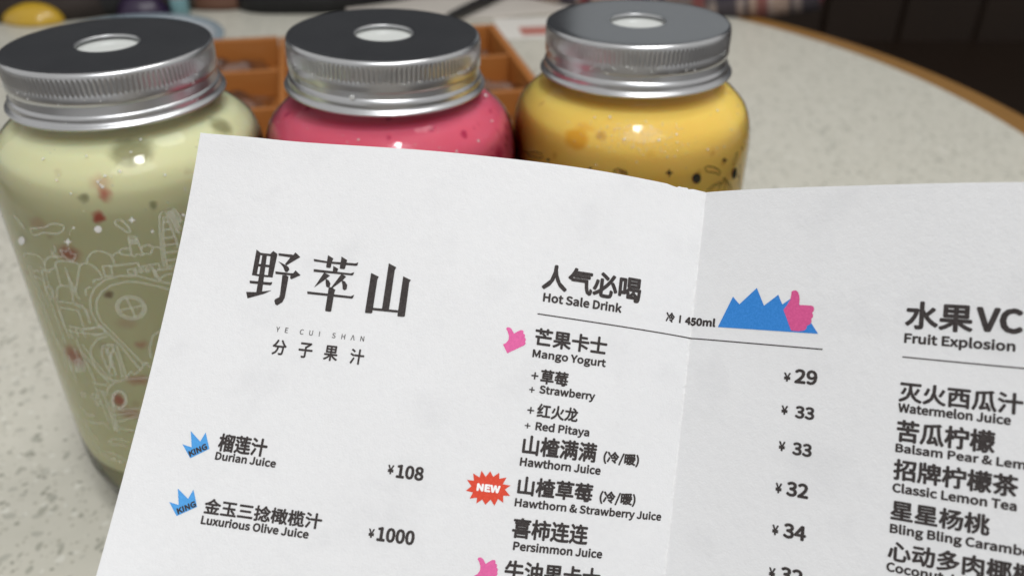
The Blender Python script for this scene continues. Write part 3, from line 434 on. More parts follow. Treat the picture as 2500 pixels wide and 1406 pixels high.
def surf(x, y):
    """paper millimetres (from the sheet's upper left corner) -> place in the room, metres"""
    u = np.asarray(x, float) / PW; v = np.asarray(y, float) / PW
    vc = np.minimum(v, VT); uc = np.minimum(u, 1.62)
    def lin(uc, vc):
        b = _S0(uc, vc); e = 1e-3
        d = (b - _S0(uc, vc - e)) / e
        return b + d * np.maximum(v - VT, 0)[..., None]
    b = lin(uc, vc)
    du = (b - lin(uc - 1e-3, vc)) / 1e-3
    x_ = u * PW; y_ = v * PW
    w = .10 * np.sin(x_ / 5.3 + .6 * np.sin(y_ / 9)) * np.sin(y_ / 7.1 + 1.0) + .13 * np.sin(x_ / 13 + 2) * np.sin(y_ / 17 + x_ / 40)
    w = w + .42 * np.exp(-((x_ - 9) / 6) ** 2) * np.exp(-(np.maximum(y_, 0) / 3.2) ** 2)      # small curl near the upper left corner
    w = w - .22 * np.exp(-np.abs(x_ - PW) / 1.6)                                              # pressed fold
    return (b + du * np.maximum(u - 1.62, 0)[..., None] + w[..., None] * np.array([0, -.70, .71])) * MM
def place(x, y, off):
    """same, lifted off the sheet by off (metres) towards the reader"""
    e = .05
    x = np.asarray(x, float); y = np.asarray(y, float)
    s = surf(x, y); ex = np.where(x > PW, e, -e)
    a = (surf(x + ex, y) - s) / ex[..., None]; b = surf(x, y + e) - s
    n = np.cross(b, a); n /= np.linalg.norm(n, axis=-1, keepdims=True)
    return s + n * off

menu = empty('menu', tuple(surf(0, 0)))
tag(menu, 'white folded paper menu with black printed drink names and prices, held up before the jars', 'menu')
MO = np.array(menu.location)
def sheet():
    xs = sorted(set(list(np.round(np.arange(0, 193.7, 1.6), 2)) + [96.4, 96.8, 97.2, 193.6] + [88.6, 89.6, 90.6, 91.4, 92.2, 93.0, 94.0]))
    hgt = 190.0
    low = lambda h: surf(np.array(xs), np.full(len(xs), h))[:, 2].min()
    while low(hgt) > .0004 and hgt < 260: hgt += .25
    ys = [0, .5] + list(np.linspace(2, 96, 60)) + list(np.linspace(98, hgt, 30))
    X, Y = np.meshgrid(xs, ys)
    notch = {89.6: .18, 90.6: .30, 91.4: .08, 92.2: .05, 93.0: .20}
    for i, x in enumerate(xs):
        if x in notch: Y[0, i] += notch[x]
    T = 5e-5
    F = place(X, Y, 0.0) - MO; B = place(X, Y, -2 * T) - MO
    nx, ny = len(xs), len(ys); V = np.concatenate([F.reshape(-1, 3), B.reshape(-1, 3)]); N = nx * ny
    sheet.XY = np.tile(np.stack([X.ravel(), Y.ravel()], -1), (2, 1)) / 100.0
    fs = []
    for j in range(ny - 1):
        for i in range(nx - 1):
            a = j * nx + i
            fs.append((a, a + nx, a + nx + 1, a + 1)); fs.append((N + a, N + a + 1, N + a + nx + 1, N + a + nx))
    for i in range(nx - 1):
        fs.append((i, i + 1, N + i + 1, N + i)); a = (ny - 1) * nx + i; fs.append((a + 1, a, N + a, N + a + 1))
    for j in range(ny - 1):
        a = j * nx; fs.append((a + nx, a, N + a, N + a + nx)); a += nx - 1; fs.append((a, a + nx, N + a + nx, N + a))
    return mesh_obj('sheet', V, fs, M_PAPER, menu, smooth=True)
sh = sheet()
uvl = sh.data.uv_layers.new(name='sheet')
_XY = sheet.XY
li = np.zeros(len(sh.data.loops), dtype=np.int32); sh.data.loops.foreach_get('vertex_index', li)
uvl.data.foreach_set('uv', _XY[li].ravel())
me = sh.data
me.set_sharp_from_angle(angle=math.radians(25))

def find_font():
    try:
        p = os.path.join(bpy.utils.resource_path('LOCAL'), 'datafiles', 'fonts', 'Noto Sans CJK Regular.woff2')
        if os.path.exists(p): return bpy.data.fonts.load(p)
    except Exception: pass
    return None
FONT = find_font()
_cache = {}
def glyphs(text, space=1.0):
    k = (text, space)
    if k not in _cache:
        c = bpy.data.curves.new('t', 'FONT'); c.body = text; c.resolution_u = 3; c.space_character = space
        if FONT: c.font = FONT
        if '莓' in text: c.offset = .0004
        c.dimensions = '2D'; c.fill_mode = 'FRONT'
        o = bpy.data.objects.new('t', c); m = bpy.data.meshes.new_from_object(o)
        v = np.array([q.co[:2] for q in m.vertices]).reshape(-1, 2); f = [tuple(p.vertices) for p in m.polygons]
        bpy.data.objects.remove(o); bpy.data.curves.remove(c); bpy.data.meshes.remove(m)
        _cache[k] = (v, f)
    return _cache[k]
CAP = None
def cap_height():
    v, _ = glyphs('H'); return v[:, 1].max()
def refine(vs, fs, mx):
    bm = bmesh.new()
    bv = [bm.verts.new((x, y, 0)) for x, y in vs]
    if len(fs) == 1 and len(fs[0]) > 4:
        fs = [tuple(t) for t in tessellate_polygon([[Vector((x, y, 0)) for x, y in vs]])]
    for f in fs:
        try: bm.faces.new([bv[i] for i in f])
        except ValueError: pass
    bmesh.ops.triangulate(bm, faces=bm.faces[:])
    for _ in range(5):
        es = [e for e in bm.edges if e.calc_length() > mx]
        if not es: break
        bmesh.ops.subdivide_edges(bm, edges=es, cuts=1)
        bmesh.ops.triangulate(bm, faces=[f for f in bm.faces if len(f.verts) > 3])
    bm.verts.index_update()
    v = np.array([q.co[:2] for q in bm.verts]); f = [tuple(q.index for q in g.verts) for g in bm.faces]
    bm.free(); return v, f
def printed(name, v, f, mat, off, ring=0.0, label=None):
    """v: paper mm. ring: how much the strokes swell (mm)"""
    outV, outF = [], []; base = 0
    sh_ = [(0, 0)] + ([(ring * math.cos(a), ring * math.sin(a)) for a in np.arange(8) * math.pi / 4] if ring else [])
    for k, (dx, dy) in enumerate(sh_):
        P = place(v[:, 0] + dx, v[:, 1] + dy, off + k * 1.5e-6) - MO
        outV.append(P); outF += [tuple(i + base for i in g) for g in f]; base += len(v)
    P = np.concatenate(outV)
    o = mesh_obj(name, P, outF, mat, menu)
    # faces towards the reader
    p0 = o.data.polygons[0]
    if label: o['label'] = label
    return o
def put_text(s, fit, kind, x0, y0, w, h, ang):
    sp_ = 1.0
    if kind == 'T':
        H = cap_height()
        def wid(q): vv, _ = glyphs(s, q); return (vv[:, 0].max() - vv[:, 0].min()) / H * h
        a, b = wid(1.0), wid(2.0); sp_ = 1.0 + (w - a) / (b - a)
    v, f = glyphs(s, sp_); v = v.copy()
    vf, _ = glyphs(fit, sp_)
    fx0, fx1 = vf[:, 0].min(), vf[:, 0].max(); fy0, fy1 = vf[:, 1].min(), vf[:, 1].max()
    ring = {'L': .058, 'Z': .034, 'P': .042, 'K': .07, 'N': .09, 'T': .01, 'Y': .026, 'I': .05}[kind]
    if s in '+¥': ring = .045
    if s == '冷': ring = .045
    if s[0].isdigit(): ring = .055 if s[-1] != 'l' else .075
    if kind in 'LTKN' and s not in '+¥':
        sy = h / cap_height(); oy = 0.0
        if s[0].isdigit(): sy = h / (fy1 - min(fy0, 0)) if s[-1] != 'l' else h / cap_height()
    else:
        sy = h / (fy1 - fy0); oy = fy0
    R = ring * h
    sx = (w - 2 * R) / (fx1 - fx0); sy2 = sy * (h - 2 * R * .8) / h
    X = (v[:, 0] - fx0) * sx + R; Y = (v[:, 1] - oy) * sy2 + R * .8
    c_, s_ = math.cos(math.radians(ang)), math.sin(math.radians(ang))
    px = x0 + X * c_ - Y * s_; py = y0 - (X * s_ + Y * c_)
    mat = M_WHITEINK if kind == 'N' else M_INK
    nm = 'printed_price' if (s[0].isdigit() and s[-1] != 'l') or s == '¥' else ('printed_text' if kind not in 'KN' else 'icon_text')
    return printed(nm, np.stack([px, py], -1), f, mat, 8.5e-5 if kind in 'KN' else 5e-5, R)
for q in DATA['T']:
    q = list(q)
    if q[2] == 'L' and abs(q[7]) < 6: q[7] = 0
    put_text(*q)
lv = []; lf = []
for k, g in enumerate(DATA['LOGO']):
    lv.append((g, k))
V, F, b = [], [], 0
for g, k in lv:
    v, f = refine(g, [tuple(range(len(g)))], 1.6)
    P = place(v[:, 0], v[:, 1], 5e-5 + k * 1.2e-6) - MO
    V.append(P); F += [tuple(i + b for i in t_) for t_ in f]; b += len(v)
logo = mesh_obj('logo', np.concatenate(V), F, M_INK, menu); logo['label'] = 'three large black brush-style characters'
def icon(name, polys, mat, off, label=None):
    for g in polys:
        v, f = refine(g, [tuple(range(len(g)))], 1.5); printed(name, v, f, mat, off, 0, label)
icon('crown_icon', DATA['SH']['crown'], M_SKY, 5e-5)
icon('thumb_icon', DATA['SH']['thumb'], M_PINK, 5e-5)
icon('starburst_icon', DATA['SH']['burst'], M_RED, 5e-5)
icon('mountain_icon', DATA['SH']['mountain'], M_BLUE, 4.5e-5)
icon('thumb_icon', DATA['SH']['bigthumb'], M_ROSE, 6.5e-5, 'larger rose thumb over the blue peaks')
for x0, y0, x1, y1 in ((67.41, 27.2, 120.35, 27.5), (132.65, 27.57, 183.0, 27.9)):
    n = 60; xx = np.linspace(x0, x1, n); yy = np.linspace(y0, y1, n)
    v = np.concatenate([np.stack([xx, yy - .10], -1), np.stack([xx, yy + .10], -1)])
    f = [(i, i + 1, n + i + 1, n + i) for i in range(n - 1)]
    printed('rule_line', v, f, M_INK, 5e-5)

# ------------------------------------------------------------------ table
TC = (-.157, .534)
table = empty('table', (TC[0], TC[1], 0)); tag(table, 'round table with speckled white quartz top and brown wooden edge band', 'table')
def ring_mesh(name, r0, r1, z0, z1, m, parent, n=256, chamfer=0.0):
    V, F = [], []
    prof = [(r0, z1), (r1 - chamfer, z1), (r1, z1 - chamfer), (r1, z0), (r0, z0)]
    for i in range(n):
        a = 2 * math.pi * i / n
        for r, z in prof: V.append((r * math.cos(a), r * math.sin(a), z))
    k = len(prof)
    for i in range(n):
        j = (i + 1) % n
        for q in range(k):
            q2 = (q + 1) % k
            F.append((i * k + q, j * k + q, j * k + q2, i * k + q2))
    return mesh_obj(name, V, F, m, parent)
n = 256
V = [(.520 * math.cos(2 * math.pi * i / n), .520 * math.sin(2 * math.pi * i / n), 0) for i in range(n)] + [(.520 * math.cos(2 * math.pi * i / n), .520 * math.sin(2 * math.pi * i / n), -.03) for i in range(n)]
F = [tuple(range(n)), tuple(range(2 * n - 1, n - 1, -1))] + [(i, n + i, n + (i + 1) % n, (i + 1) % n) for i in range(n)]
mesh_obj('tabletop', V, F, M_TABLE, table)
ring_mesh('edge_band', .5202, .5465, -.036, -.0008, M_RIM, table, chamfer=.003)
bm = bmesh.new()
bmesh.ops.create_cone(bm, cap_ends=True, segments=48, radius1=.045, radius2=.045, depth=.67, matrix=Matrix.Translation((0, 0, -.366)))
bm_obj('pedestal', bm, simple('dark_steel', (.03, .03, .03), .4, .8), table)
bm = bmesh.new()
bmesh.ops.create_cone(bm, cap_ends=True, segments=64, radius1=.26, radius2=.25, depth=.018, matrix=Matrix.Translation((0, 0, -.711)))
bm_obj('foot_plate', bm, bpy.data.materials['dark_steel'], table)

# ------------------------------------------------------------------ floor and wall
tag(mesh_obj('floor', [(-6, -4, -.72), (6, -4, -.72), (6, 8, -.72), (-6, 8, -.72)], [(0, 1, 2, 3)], M_FLOOR), kind='structure')
tag(mesh_obj('wall', [(-6, 3.4, -.08), (6, 3.4, -.08), (6, 3.4, 2.3), (-6, 3.4, 2.3)], [(0, 1, 2, 3)], M_WALL), kind='structure')
def wainscot():
    V, F = [], []
    for k in range(40):
        x0 = -6 + k * .3; x1 = x0 + .297; b = len(V)
        for (x, y) in ((x0, 3.38), (x0 + .012, 3.365), (x1 - .012, 3.365), (x1, 3.38)): V += [(x, y, -.72), (x, y, -.08)]
        for q in range(3): F.append((b + 2 * q, b + 2 * q + 2, b + 2 * q + 3, b + 2 * q + 1))
    b = len(V); V += [(-6, 3.385, -.72), (6, 3.385, -.72), (6, 3.385, -.08), (-6, 3.385, -.08), (6, 3.41, -.08), (-6, 3.41, -.08)]; F += [(b, b + 1, b + 2, b + 3), (b + 3, b + 2, b + 4, b + 5)]
    return mesh_obj('wainscot', V, F, M_FLOOR)
tag(wainscot(), kind='structure')

# ------------------------------------------------------------------ jars
JH = 158.4
def lathe(prof, n, fn=None):
    V, F = [], []; k = len(prof)
    for i in range(n):
        a = 2 * math.pi * i / n; c, s = math.cos(a), math.sin(a)
        for q, (r, z) in enumerate(prof):
            if fn: r, z = fn(q, r, z, i, a)
            V.append((r * c * MM, r * s * MM, z * MM))
    for i in range(n):
        j = (i + 1) % n
        for q in range(k - 1): F.append((i * k + q, i * k + q + 1, j * k + q + 1, j * k + q))
    return V, F
def smooth_prof(pts, step=1.0):
    """Catmull-Rom through (r,z)"""
    P = [pts[0]] + list(pts) + [pts[-1]]; out = []
    for i in range(1, len(P) - 2):
        p0, p1, p2, p3 = map(np.array, (P[i - 1], P[i], P[i + 1], P[i + 2]))
        m = max(2, int(np.hypot(*(p2 - p1)) / step)); m = min(m, 8)
        for q in range(m):
            t = q / m
            out.append(tuple(.5 * ((2 * p1) + (p2 - p0) * t + (2 * p0 - 5 * p1 + 4 * p2 - p3) * t * t + (3 * p1 - p0 - 3 * p2 + p3) * t ** 3)))
    out.append(tuple(pts[-1])); return out
U = .8
body_pts = [(26.6, JH - 6), (26.6, JH - 13.5), (26.8, JH - 16.6), (28.4, JH - 18.2), (31.4, JH - 20.4), (33.7, JH - 22.6), (35.7, JH - 24.8), (37.3, JH - 28.4), (38.1, JH - 32.6), (38.4, JH - 38), (38.4, JH - 60), (38.2, JH - 90), (38.0, JH - 120), (37.7, JH - 134), (36.9, 20), (35.2, 12.5), (32.6, 6.5), (29.5, 2.8), (26.0, .8), (22.0, .15)]
liq_pts = [(25.0, JH - 13), (25.2, JH - 16.4), (27.0, JH - 18.6), (30.9, JH - 20.8), (33.3, JH - 22.9), (35.3, JH - 25.1), (36.9, JH - 28.6), (37.8, JH - 32.8), (38.1, JH - 38), (38.1, JH - 60), (37.9, JH - 90), (37.7, JH - 120), (36.5, 28), (34.8, 20), (32.4, 12.5), (28.5, 8.0), (23.5, 5.8), (15, 5.0)]
def closed_lathe(name, prof, m, parent, n=128, cap_top=False):
    V, F = lathe(prof, n); k = len(prof)
    F.append(tuple(i * k + k - 1 for i in range(n))[::-1])
    if cap_top: F.append(tuple(i * k for i in range(n)))
    o = mesh_obj(name, V, F, m, parent, smooth=True); o.data.set_sharp_from_angle(angle=math.radians(50)); return o
# lid profile (mm above jar base), rows
LID = [(8.36, -.75), (8.36, -.12), (8.45, -.02), (8.7, .03), (9.2, 0), (12, 0), (18, 0), (24, 0), (26.8, 0), (27.3, -.05), (27.65, -.25), (27.9, -.6), (27.98, -1.0), (28.0, -1.35),
       (28.02, -1.6), (28.02, -1.9), (28.02, -2.6), (28.02, -3.6), (28.02, -4.6), (28.02, -5.3), (28.02, -5.6), (28.05, -5.9), (28.1, -6.4), (28.15, -7.3), (28.12, -8.1), (27.9, -8.6), (27.4, -9.0), (27.05, -9.4), (26.95, -9.8),
       (27.1, -10.2), (27.6, -10.6), (28.1, -10.95), (28.35, -11.4), (28.4, -12.0), (28.4, -12.6), (28.45, -13.0), (28.7, -13.35), (29.2, -13.55), (29.55, -13.8), (29.66, -14.1), (29.55, -14.4), (29.2, -14.6), (28.8, -14.5), (28.5, -14.1), (28.0, -13.5), (27.8, -12.5), (27.6, -1.2), (9, -1.0)]
def lid_mesh(phase):
    NR = 132; n = NR * 4
    def fn(q, r, z, i, a):
        if 14 <= q <= 20:
            w = {14: .35, 15: .9, 16: 1, 17: 1, 18: 1, 19: .9, 20: .4}[q]
            ph = (i % 4)
            r += w * (.12 if ph in (0, 3) else -.12)
        if 23 <= q <= 33:
            w = 1 - abs(q - 28) / 5.5
            z += .55 * math.cos(a - phase) * w
            r += (.25 * math.sin((a - phase) * 1.0 + 1.0)) * (1 if 25 <= q <= 30 else 0)
        if q >= 35 and q <= 43:
            r += .05 * math.sin(7 * a + phase) * 1
        return r, z
    V, F = lathe(LID, n, fn)
    return V, F
lid_top_rows = set(range(0, 14))
def make_lid(parent, phase, tx, ty):
    V, F = lid_mesh(phase)
    o = mesh_obj('lid', V, F, M_LID, parent, smooth=True)
    o.data.set_sharp_from_angle(angle=math.radians(60))
    o.data.materials.append(M_LIDTOP)
    k = len(LID) - 1
    mi = [1 if 3 <= (i % k) <= 9 else 0 for i in range(len(o.data.polygons))]
    o.data.polygons.foreach_set('material_index', mi)
    o.location = (0, 0, JH * MM)
    o.rotation_euler = (-ty, tx, 0)
    bm = bmesh.new()
    bmesh.ops.create_circle(bm, cap_ends=True, segments=48, radius=.0125)
    for v in bm.verts: v.co.z = -.0017
    bmesh.ops.inset_region(bm, faces=bm.faces[:], thickness=.006, depth=.0003)
    s = bm_obj('seal', bm, M_SEAL, o, smooth=True)
    return o
def drops_on(parent, n, rows, seed, size=(.00025, .0006), name='droplets'):
    """rows: list of (angle deg, r mm, z mm, normal elevation deg)"""
    bm = bmesh.new()
    for (ang, r, z, el, s) in rows:
        a = math.radians(ang); e = math.radians(el)
        nrm = Vector((math.cos(a) * math.cos(e), math.sin(a) * math.cos(e), math.sin(e)))
        mt = Matrix.Translation(Vector((r * math.cos(a), r * math.sin(a), z)) * MM) @ nrm.to_track_quat('Z', 'Y').to_matrix().to_4x4() @ Matrix.Diagonal((s, s, s * .6, 1))
        bmesh.ops.create_icosphere(bm, subdivisions=2, radius=1.0, matrix=mt)
    o = bm_obj(name, bm, M_DROP, parent, smooth=True); o['kind'] = 'stuff'
    return o
def shoulder_at(z):
    pr = body_pts
    for (r0, z0), (r1, z1) in zip(pr, pr[1:]):
        if z0 >= z >= z1:
            t = (z0 - z) / (z0 - z1); return r0 + (r1 - r0) * t, math.degrees(math.atan2(r1 - r0, z0 - z1))
    return 38.4, 0
def ribbon(name, lines, width, m, parent, R=38.47):
    V, F = [], []
    for li, ln in enumerate(lines):
        P = []
        for (a, z), (a2, z2) in zip(ln, ln[1:]):
            d = math.hypot(math.radians(a2 - a) * R, z2 - z); k = max(1, int(d / 1.0))
            for q in range(k): P.append((a + (a2 - a) * q / k, z + (z2 - z) * q / k))
        P.append(tuple(ln[-1]))
        q2 = np.array([(math.radians(a) * R, z) for a, z in P])
        if len(q2) < 2: continue
        t = np.gradient(q2, axis=0); t /= (np.linalg.norm(t, axis=1, keepdims=True) + 1e-9)
        nn = np.stack([-t[:, 1], t[:, 0]], -1) * width / 2
        b = len(V); rr = R + .0008 * (li % 40)
        for s in (1, -1):
            for w in (q2 + nn * s):
                a = w[0] / R; r_, _e = shoulder_at(w[1]); r_ = min(rr, r_ + .07 + .0008 * (li % 40))
                V.append((r_ * math.cos(a) * MM, r_ * math.sin(a) * MM, w[1] * MM))
        k = len(q2)
        for i in range(k - 1): F.append((b + i, b + i + 1, b + k + i + 1, b + k + i))
    return mesh_obj(name, V, F, m, parent)
def fills(name, polys, m, parent, R=38.5):
    V, F = [], []
    for pl in polys:
        b = len(V)
        c = np.mean(pl, axis=0)
        for a, z in [tuple(c)] + [tuple(p) for p in pl]:
            r_, _e = shoulder_at(z); r_ = min(R, r_ + .1)
            V.append((r_ * math.cos(math.radians(a)) * MM, r_ * math.sin(math.radians(a)) * MM, z * MM))
        k = len(pl)
        for i in range(k): F.append((b, b + 1 + i, b + 1 + (i + 1) % k))
    return mesh_obj(name, V, F, m, parent)
def make_jar(x, y, drink, label, phase, tx, ty, shell, drops, dname):
    j = empty('drink_jar', (x * MM, y * MM, .0002)); tag(j, label, 'jar', 'juice jars standing in a row behind the menu')
    closed_lathe('jar_wall', smooth_prof(body_pts, 1.6), shell, j, 160)
    closed_lathe('drink', smooth_prof(liq_pts, 1.6), drink, j, 128, cap_top=True)
    V, F = lathe(smooth_prof([(36.9, 36), (36.75, 30), (36.2, 20.5), (34.5, 13), (31.9, 7.2), (28.8, 3.6), (25, 1.6), (20, 1.2)], 1.6), 128)
    mesh_obj('thick_base', V, F, M_BASE, j, smooth=True)
    lid = make_lid(j, phase, tx, ty)
    rows = []
    for (ang, z, s) in drops:
        r, el = shoulder_at(z); rows.append((ang, r + .02, z, el, s * MM))
    if rows: drops_on(j, 0, rows, 0)
    return j, lid
rnd = random.Random(3)
gd = [(-72, 134.5, .45), (-78, 133.9, .45), (-79.5, 131.4, .5), (-80.2, 131.9, .35), (-81, 132.6, .45), (-55, 132, .4), (-86, 138, .35), (-107, 137, .4), (-60, 140, .4), (-66, 138, .35), (-98, 133, .35), (-92, 130, .3)] + \
     [(rnd.uniform(-125, -30), rnd.uniform(118, 139), rnd.uniform(.09, .22)) for _ in range(34)]
pdp = [(1.5, 139.5, .75), (-20, 136, .4), (-38, 134, .4), (-52, 133.5, .35), (-60, 134, .35), (-98, 138, .35)] + [(rnd.uniform(-160, 0), rnd.uniform(131, 140), rnd.uniform(.09, .2)) for _ in range(30)]
yd = [(-109, 138.5, .45), (-117, 138, .35), (-44, 138, .45), (-60, 130, .35), (-100, 134, .4), (-75, 135, .4), (-84, 134, .45)] + \
     [(rnd.gauss(-92, 13), rnd.gauss(134.8, 1.8), rnd.uniform(.09, .22)) for _ in range(170)] + [(rnd.uniform(-150, -20), rnd.uniform(122, 140), rnd.uniform(.1, .25)) for _ in range(50)]
j1, l1 = make_jar(-113.17, 239.33, M_GREEN, 'pale green drink in a clear jar with white line drawings, leftmost of the three', 2.2, -.001, -.003, M_SHELL, gd, 'g')
j2, l2 = make_jar(-37.62, 251.09, M_PINKD, 'pink drink in a clear jar with a silver lid, between the green and yellow jars', -2.3, .029, -.005, M_SHELL, pdp, 'p')
j3, l3 = make_jar(37.99, 265.88, M_YELLOW, 'yellow mango drink in a clear jar with dark line drawings, rightmost of the three', -2.8, -.012, .007, M_SHELLWET, yd, 'y')
ribbon('line_drawing', DATA['art']['lines'], .46, M_ARTW, j1)['kind'] = 'stuff'
for g in DATA['art']['fills']: fills('printed_mark', [g], M_ARTW2, j1)
for g in DATA['art2']['lines']: ribbon('line_drawing', [g], .30, M_ARTB, j3)
for g in DATA['art2']['fills']: fills('printed_mark', [g], M_ARTB2, j3)
# bead of water on the middle lid and little splashes on lid sides
drops_on(l2, 0, [(-101, 28.1, -9.9, 0, .0009)] + [(rnd.uniform(-170, -10), 28.1, -5.8 + rnd.uniform(-.3, .2), 0, rnd.uniform(.15, .3) * MM) for _ in range(30)], 0)
drops_on(l1, 0, [(rnd.uniform(-150, -10), 28.15, rnd.uniform(-8, -6), 0, rnd.uniform(.15, .32) * MM) for _ in range(16)] + [(rnd.uniform(-140, -20), 28.45, rnd.uniform(-13, -11.6), 0, rnd.uniform(.15, .3) * MM) for _ in range(12)], 0)
drops_on(l3, 0, [(rnd.uniform(-170, -10), 28.15, rnd.uniform(-8.2, -5.6), 0, rnd.uniform(.15, .35) * MM) for _ in range(34)], 0)

# ------------------------------------------------------------------ compartment tray behind the jars
yaw = math.radians(12.9)
tray = empty('compartment_tray', (-.019, .758, .0003), yaw)
tag(tray, 'orange brown compartment tray with square cells, behind the silver lids', 'tray')
CW, CD, TH = .0890, .0830, .026
NC, NR_ = 3, 4
bm = bmesh.new(); box_bm(bm, -NC * CW, 0, -NR_ * CD, 0, 0, .003); bm_obj('tray_floor', bm, M_TRAY, tray)
for i in range(NC + 1):
    t_ = .0032 if i in (0, NC) else .0022
    bm = bmesh.new(); x = -i * CW
    box_bm(bm, x - t_, x + t_, -NR_ * CD - .003, .003, .0031, TH if i in (0, NC) else TH - .001, .0006)
    bm_obj('side_wall' if i in (0, NC) else 'divider', bm, M_TRAY, tray)
for k in range(NR_ + 1):
    t_ = .0032 if k in (0, NR_) else .0022
    for i in range(NC):
        bm = bmesh.new(); y = -k * CD
        box_bm(bm, -(i + 1) * CW + .0034, -i * CW - .0034, y - t_, y + t_, .0031, (TH if k in (0, NR_) else TH - .0015), .0006)
        bm_obj('end_wall' if k in (0, NR_) else 'divider', bm, M_TRAY, tray)
def film(name, cx, cy, z, sx, sy, rz, seed, label):
    r = random.Random(seed); nx, ny = 14, 12; ph = [r.uniform(0, 6) for _ in range(6)]
    def h(u, v, s):
        w = (1 - (2 * u - 1) ** 4) * (1 - (2 * v - 1) ** 4)
        return s * w * (.006 + .0022 * math.sin(9 * u + ph[0] + 4 * v) + .0018 * math.sin(13 * v + ph[1] - 5 * u) + .001 * math.sin(22 * u + ph[2]))
    V = [((u / nx - .5) * sx, (v / ny - .5) * sy, .0085 + h(u / nx, v / ny, s)) for s in (1, -.8) for v in range(ny + 1) for u in range(nx + 1)]
    N = (nx + 1) * (ny + 1)
    F = [(o + v * (nx + 1) + u, o + v * (nx + 1) + u + 1, o + (v + 1) * (nx + 1) + u + 1, o + (v + 1) * (nx + 1) + u) for o in (0, N) for v in range(ny) for u in range(nx)]
    o = mesh_obj(name, V, F, M_BAG, smooth=True)
    o.location = (cx, cy, z); o.rotation_euler = (0, 0, rz)
    return tag(o, label, 'packet', 'clear packets lying in the tray')
def cell(i, k, dx=0, dy=0):
    v = Matrix.Rotation(yaw, 3, 'Z') @ Vector((-(i + .5) * CW + dx, -(k + .5) * CD + dy, 0))
    return -.019 + v.x, .758 + v.y
for (i, k, rz, sd, lb) in ((2, 0, .5, 1, 'clear crumpled packet in the rear left cell of the brown tray'), (2, 1, .1, 2, 'clear crumpled packet one cell forward from the rear left cell'),
                       (0, 0, .9, 3, 'clear crumpled packet in the rear right cell of the brown tray'), (0, 1, -.3, 4, 'clear crumpled packet one cell forward from the rear right cell'), (2, 2, .6, 5, 'clear crumpled packet glimpsed between the green and pink jars'), (0, 2, .2, 6, 'clear crumpled packet glimpsed between the pink and yellow jars')):
    x, y = cell(i, k, .004, -.004)
    film('clear_packet', x, y, .0036, .062, .052, rz, sd, lb)

# ------------------------------------------------------------------ blurred things at the far side of the table
def blob(name, secs, m, loc, rz=0, noise=0.0, seed=0, parent=None, n=40):
    """lofted soft lump: list of (z, rx, ry, dx, dy)"""
    r = random.Random(seed); ph = [r.uniform(0, 6.28) for _ in range(8)]
    V, F = [], []
    for q, (z, rx, ry, dx, dy) in enumerate(secs):
        for i in range(n):
            a = 2 * math.pi * i / n
            w = 1 + noise * (math.sin(3 * a + ph[0] + z * 30) * .5 + math.sin(5 * a + ph[1] - z * 40) * .35 + math.sin(9 * a + ph[2] + z * 70) * .2)
            V.append((dx + rx * w * math.cos(a), dy + ry * w * math.sin(a), z))
    for q in range(len(secs) - 1):
        for i in range(n): F.append((q * n + i, q * n + (i + 1) % n, (q + 1) * n + (i + 1) % n, (q + 1) * n + i))
    F.append(tuple(range(n))[::-1]); F.append(tuple((len(secs) - 1) * n + i for i in range(n)))
    o = mesh_obj(name, V, F, m, parent, smooth=True); o.location = loc; o.rotation_euler = (0, 0, rz); return o
def dome(rx, ry, h, k=9, z0=0.0, p=.5):
    return [(z0 + h * (q / k), rx * max(.02, (1 - (q / k) ** 2)) ** p, ry * max(.02, (1 - (q / k) ** 2)) ** p, 0, 0) for q in range(k + 1)]
M_YEL = simple('yellow_vinyl', (.50, .31, .015), .28, var=.08, coat=.5)
M_BLACK = simple('black_nylon', (.006, .006, .007), .6, var=.4, scale=30, bump=.5, bscale=60, bdist=.004)
M_DKBROWN = simple('dark_brown_cloth', (.028, .020, .017), .8, var=.4, scale=25, bump=.5, bscale=50, bdist=.005)
M_GREY = simple('grey_felt', (.055, .047, .038), .85, var=.3, scale=30, bump=.4, bscale=50, bdist=.004)
M_SKIN = simple('skin_brown', (.14, .065, .04), .55, var=.2)
t1 = blob('yellow_toy', dome(.036, .024, .021), M_YEL, (-.478, .866, .0003), -.45, .05, 2)
tag(t1, 'small glossy yellow rounded toy at the far left of the table', 'toy')
tag(blob('dark_coat', dome(.145, .085, .14, p=.35), M_DKBROWN, (-.540, .935, .0003), -.10, .08, 5), 'dark brown bundled coat behind the small yellow toy', 'coat')
tag(blob('black_pouch', dome(.050, .045, .10, p=.3), M_BLACK, (-.415, .925, .0003), .1, .07, 6), 'small black pouch between the yellow toy and the blue rimmed plate', 'pouch')
def plate():
    p = empty('plate', (-.334, .752, .0003)); p.scale = (.92, .92, .92); tag(p, 'shallow white plate with pale blue rim behind the green jar lid', 'plate')
    pr = [(2, 0), (45, 0), (52, 1.5), (66, 8), (82, 14), (85, 15.5), (84, 17), (80, 16), (64, 10), (50, 4), (2, 3)]
    V, F = lathe(pr, 96); mesh_obj('dish', V, F, simple('white_glaze', (.42, .45, .48), .25, var=.05, coat=.4), p, smooth=True)
    pr = [(77, 15.2), (84.2, 17.4), (85.6, 15.6), (85.2, 14.4)]
    V, F = lathe(pr, 96); mesh_obj('blue_rim', V, F, simple('pale_blue_glaze', (.27, .34, .39), .25, var=.1, coat=.4), p, smooth=True)
plate()
tag(blob('purple_packet', dome(.026, .018, .022, p=.4), simple('purple_foil', (.02, .008, .035), .35, var=.2), (-.372, .878, .0003), .1, .1, 8), 'dark purple packet behind the blue rimmed plate', 'packet')
tag(blob('grey_bag', dome(.125, .05, .10, p=.3), M_GREY, (-.350, .955, .0003), .05, .06, 9), 'dark grey soft bag behind the plate and the purple packet', 'bag')
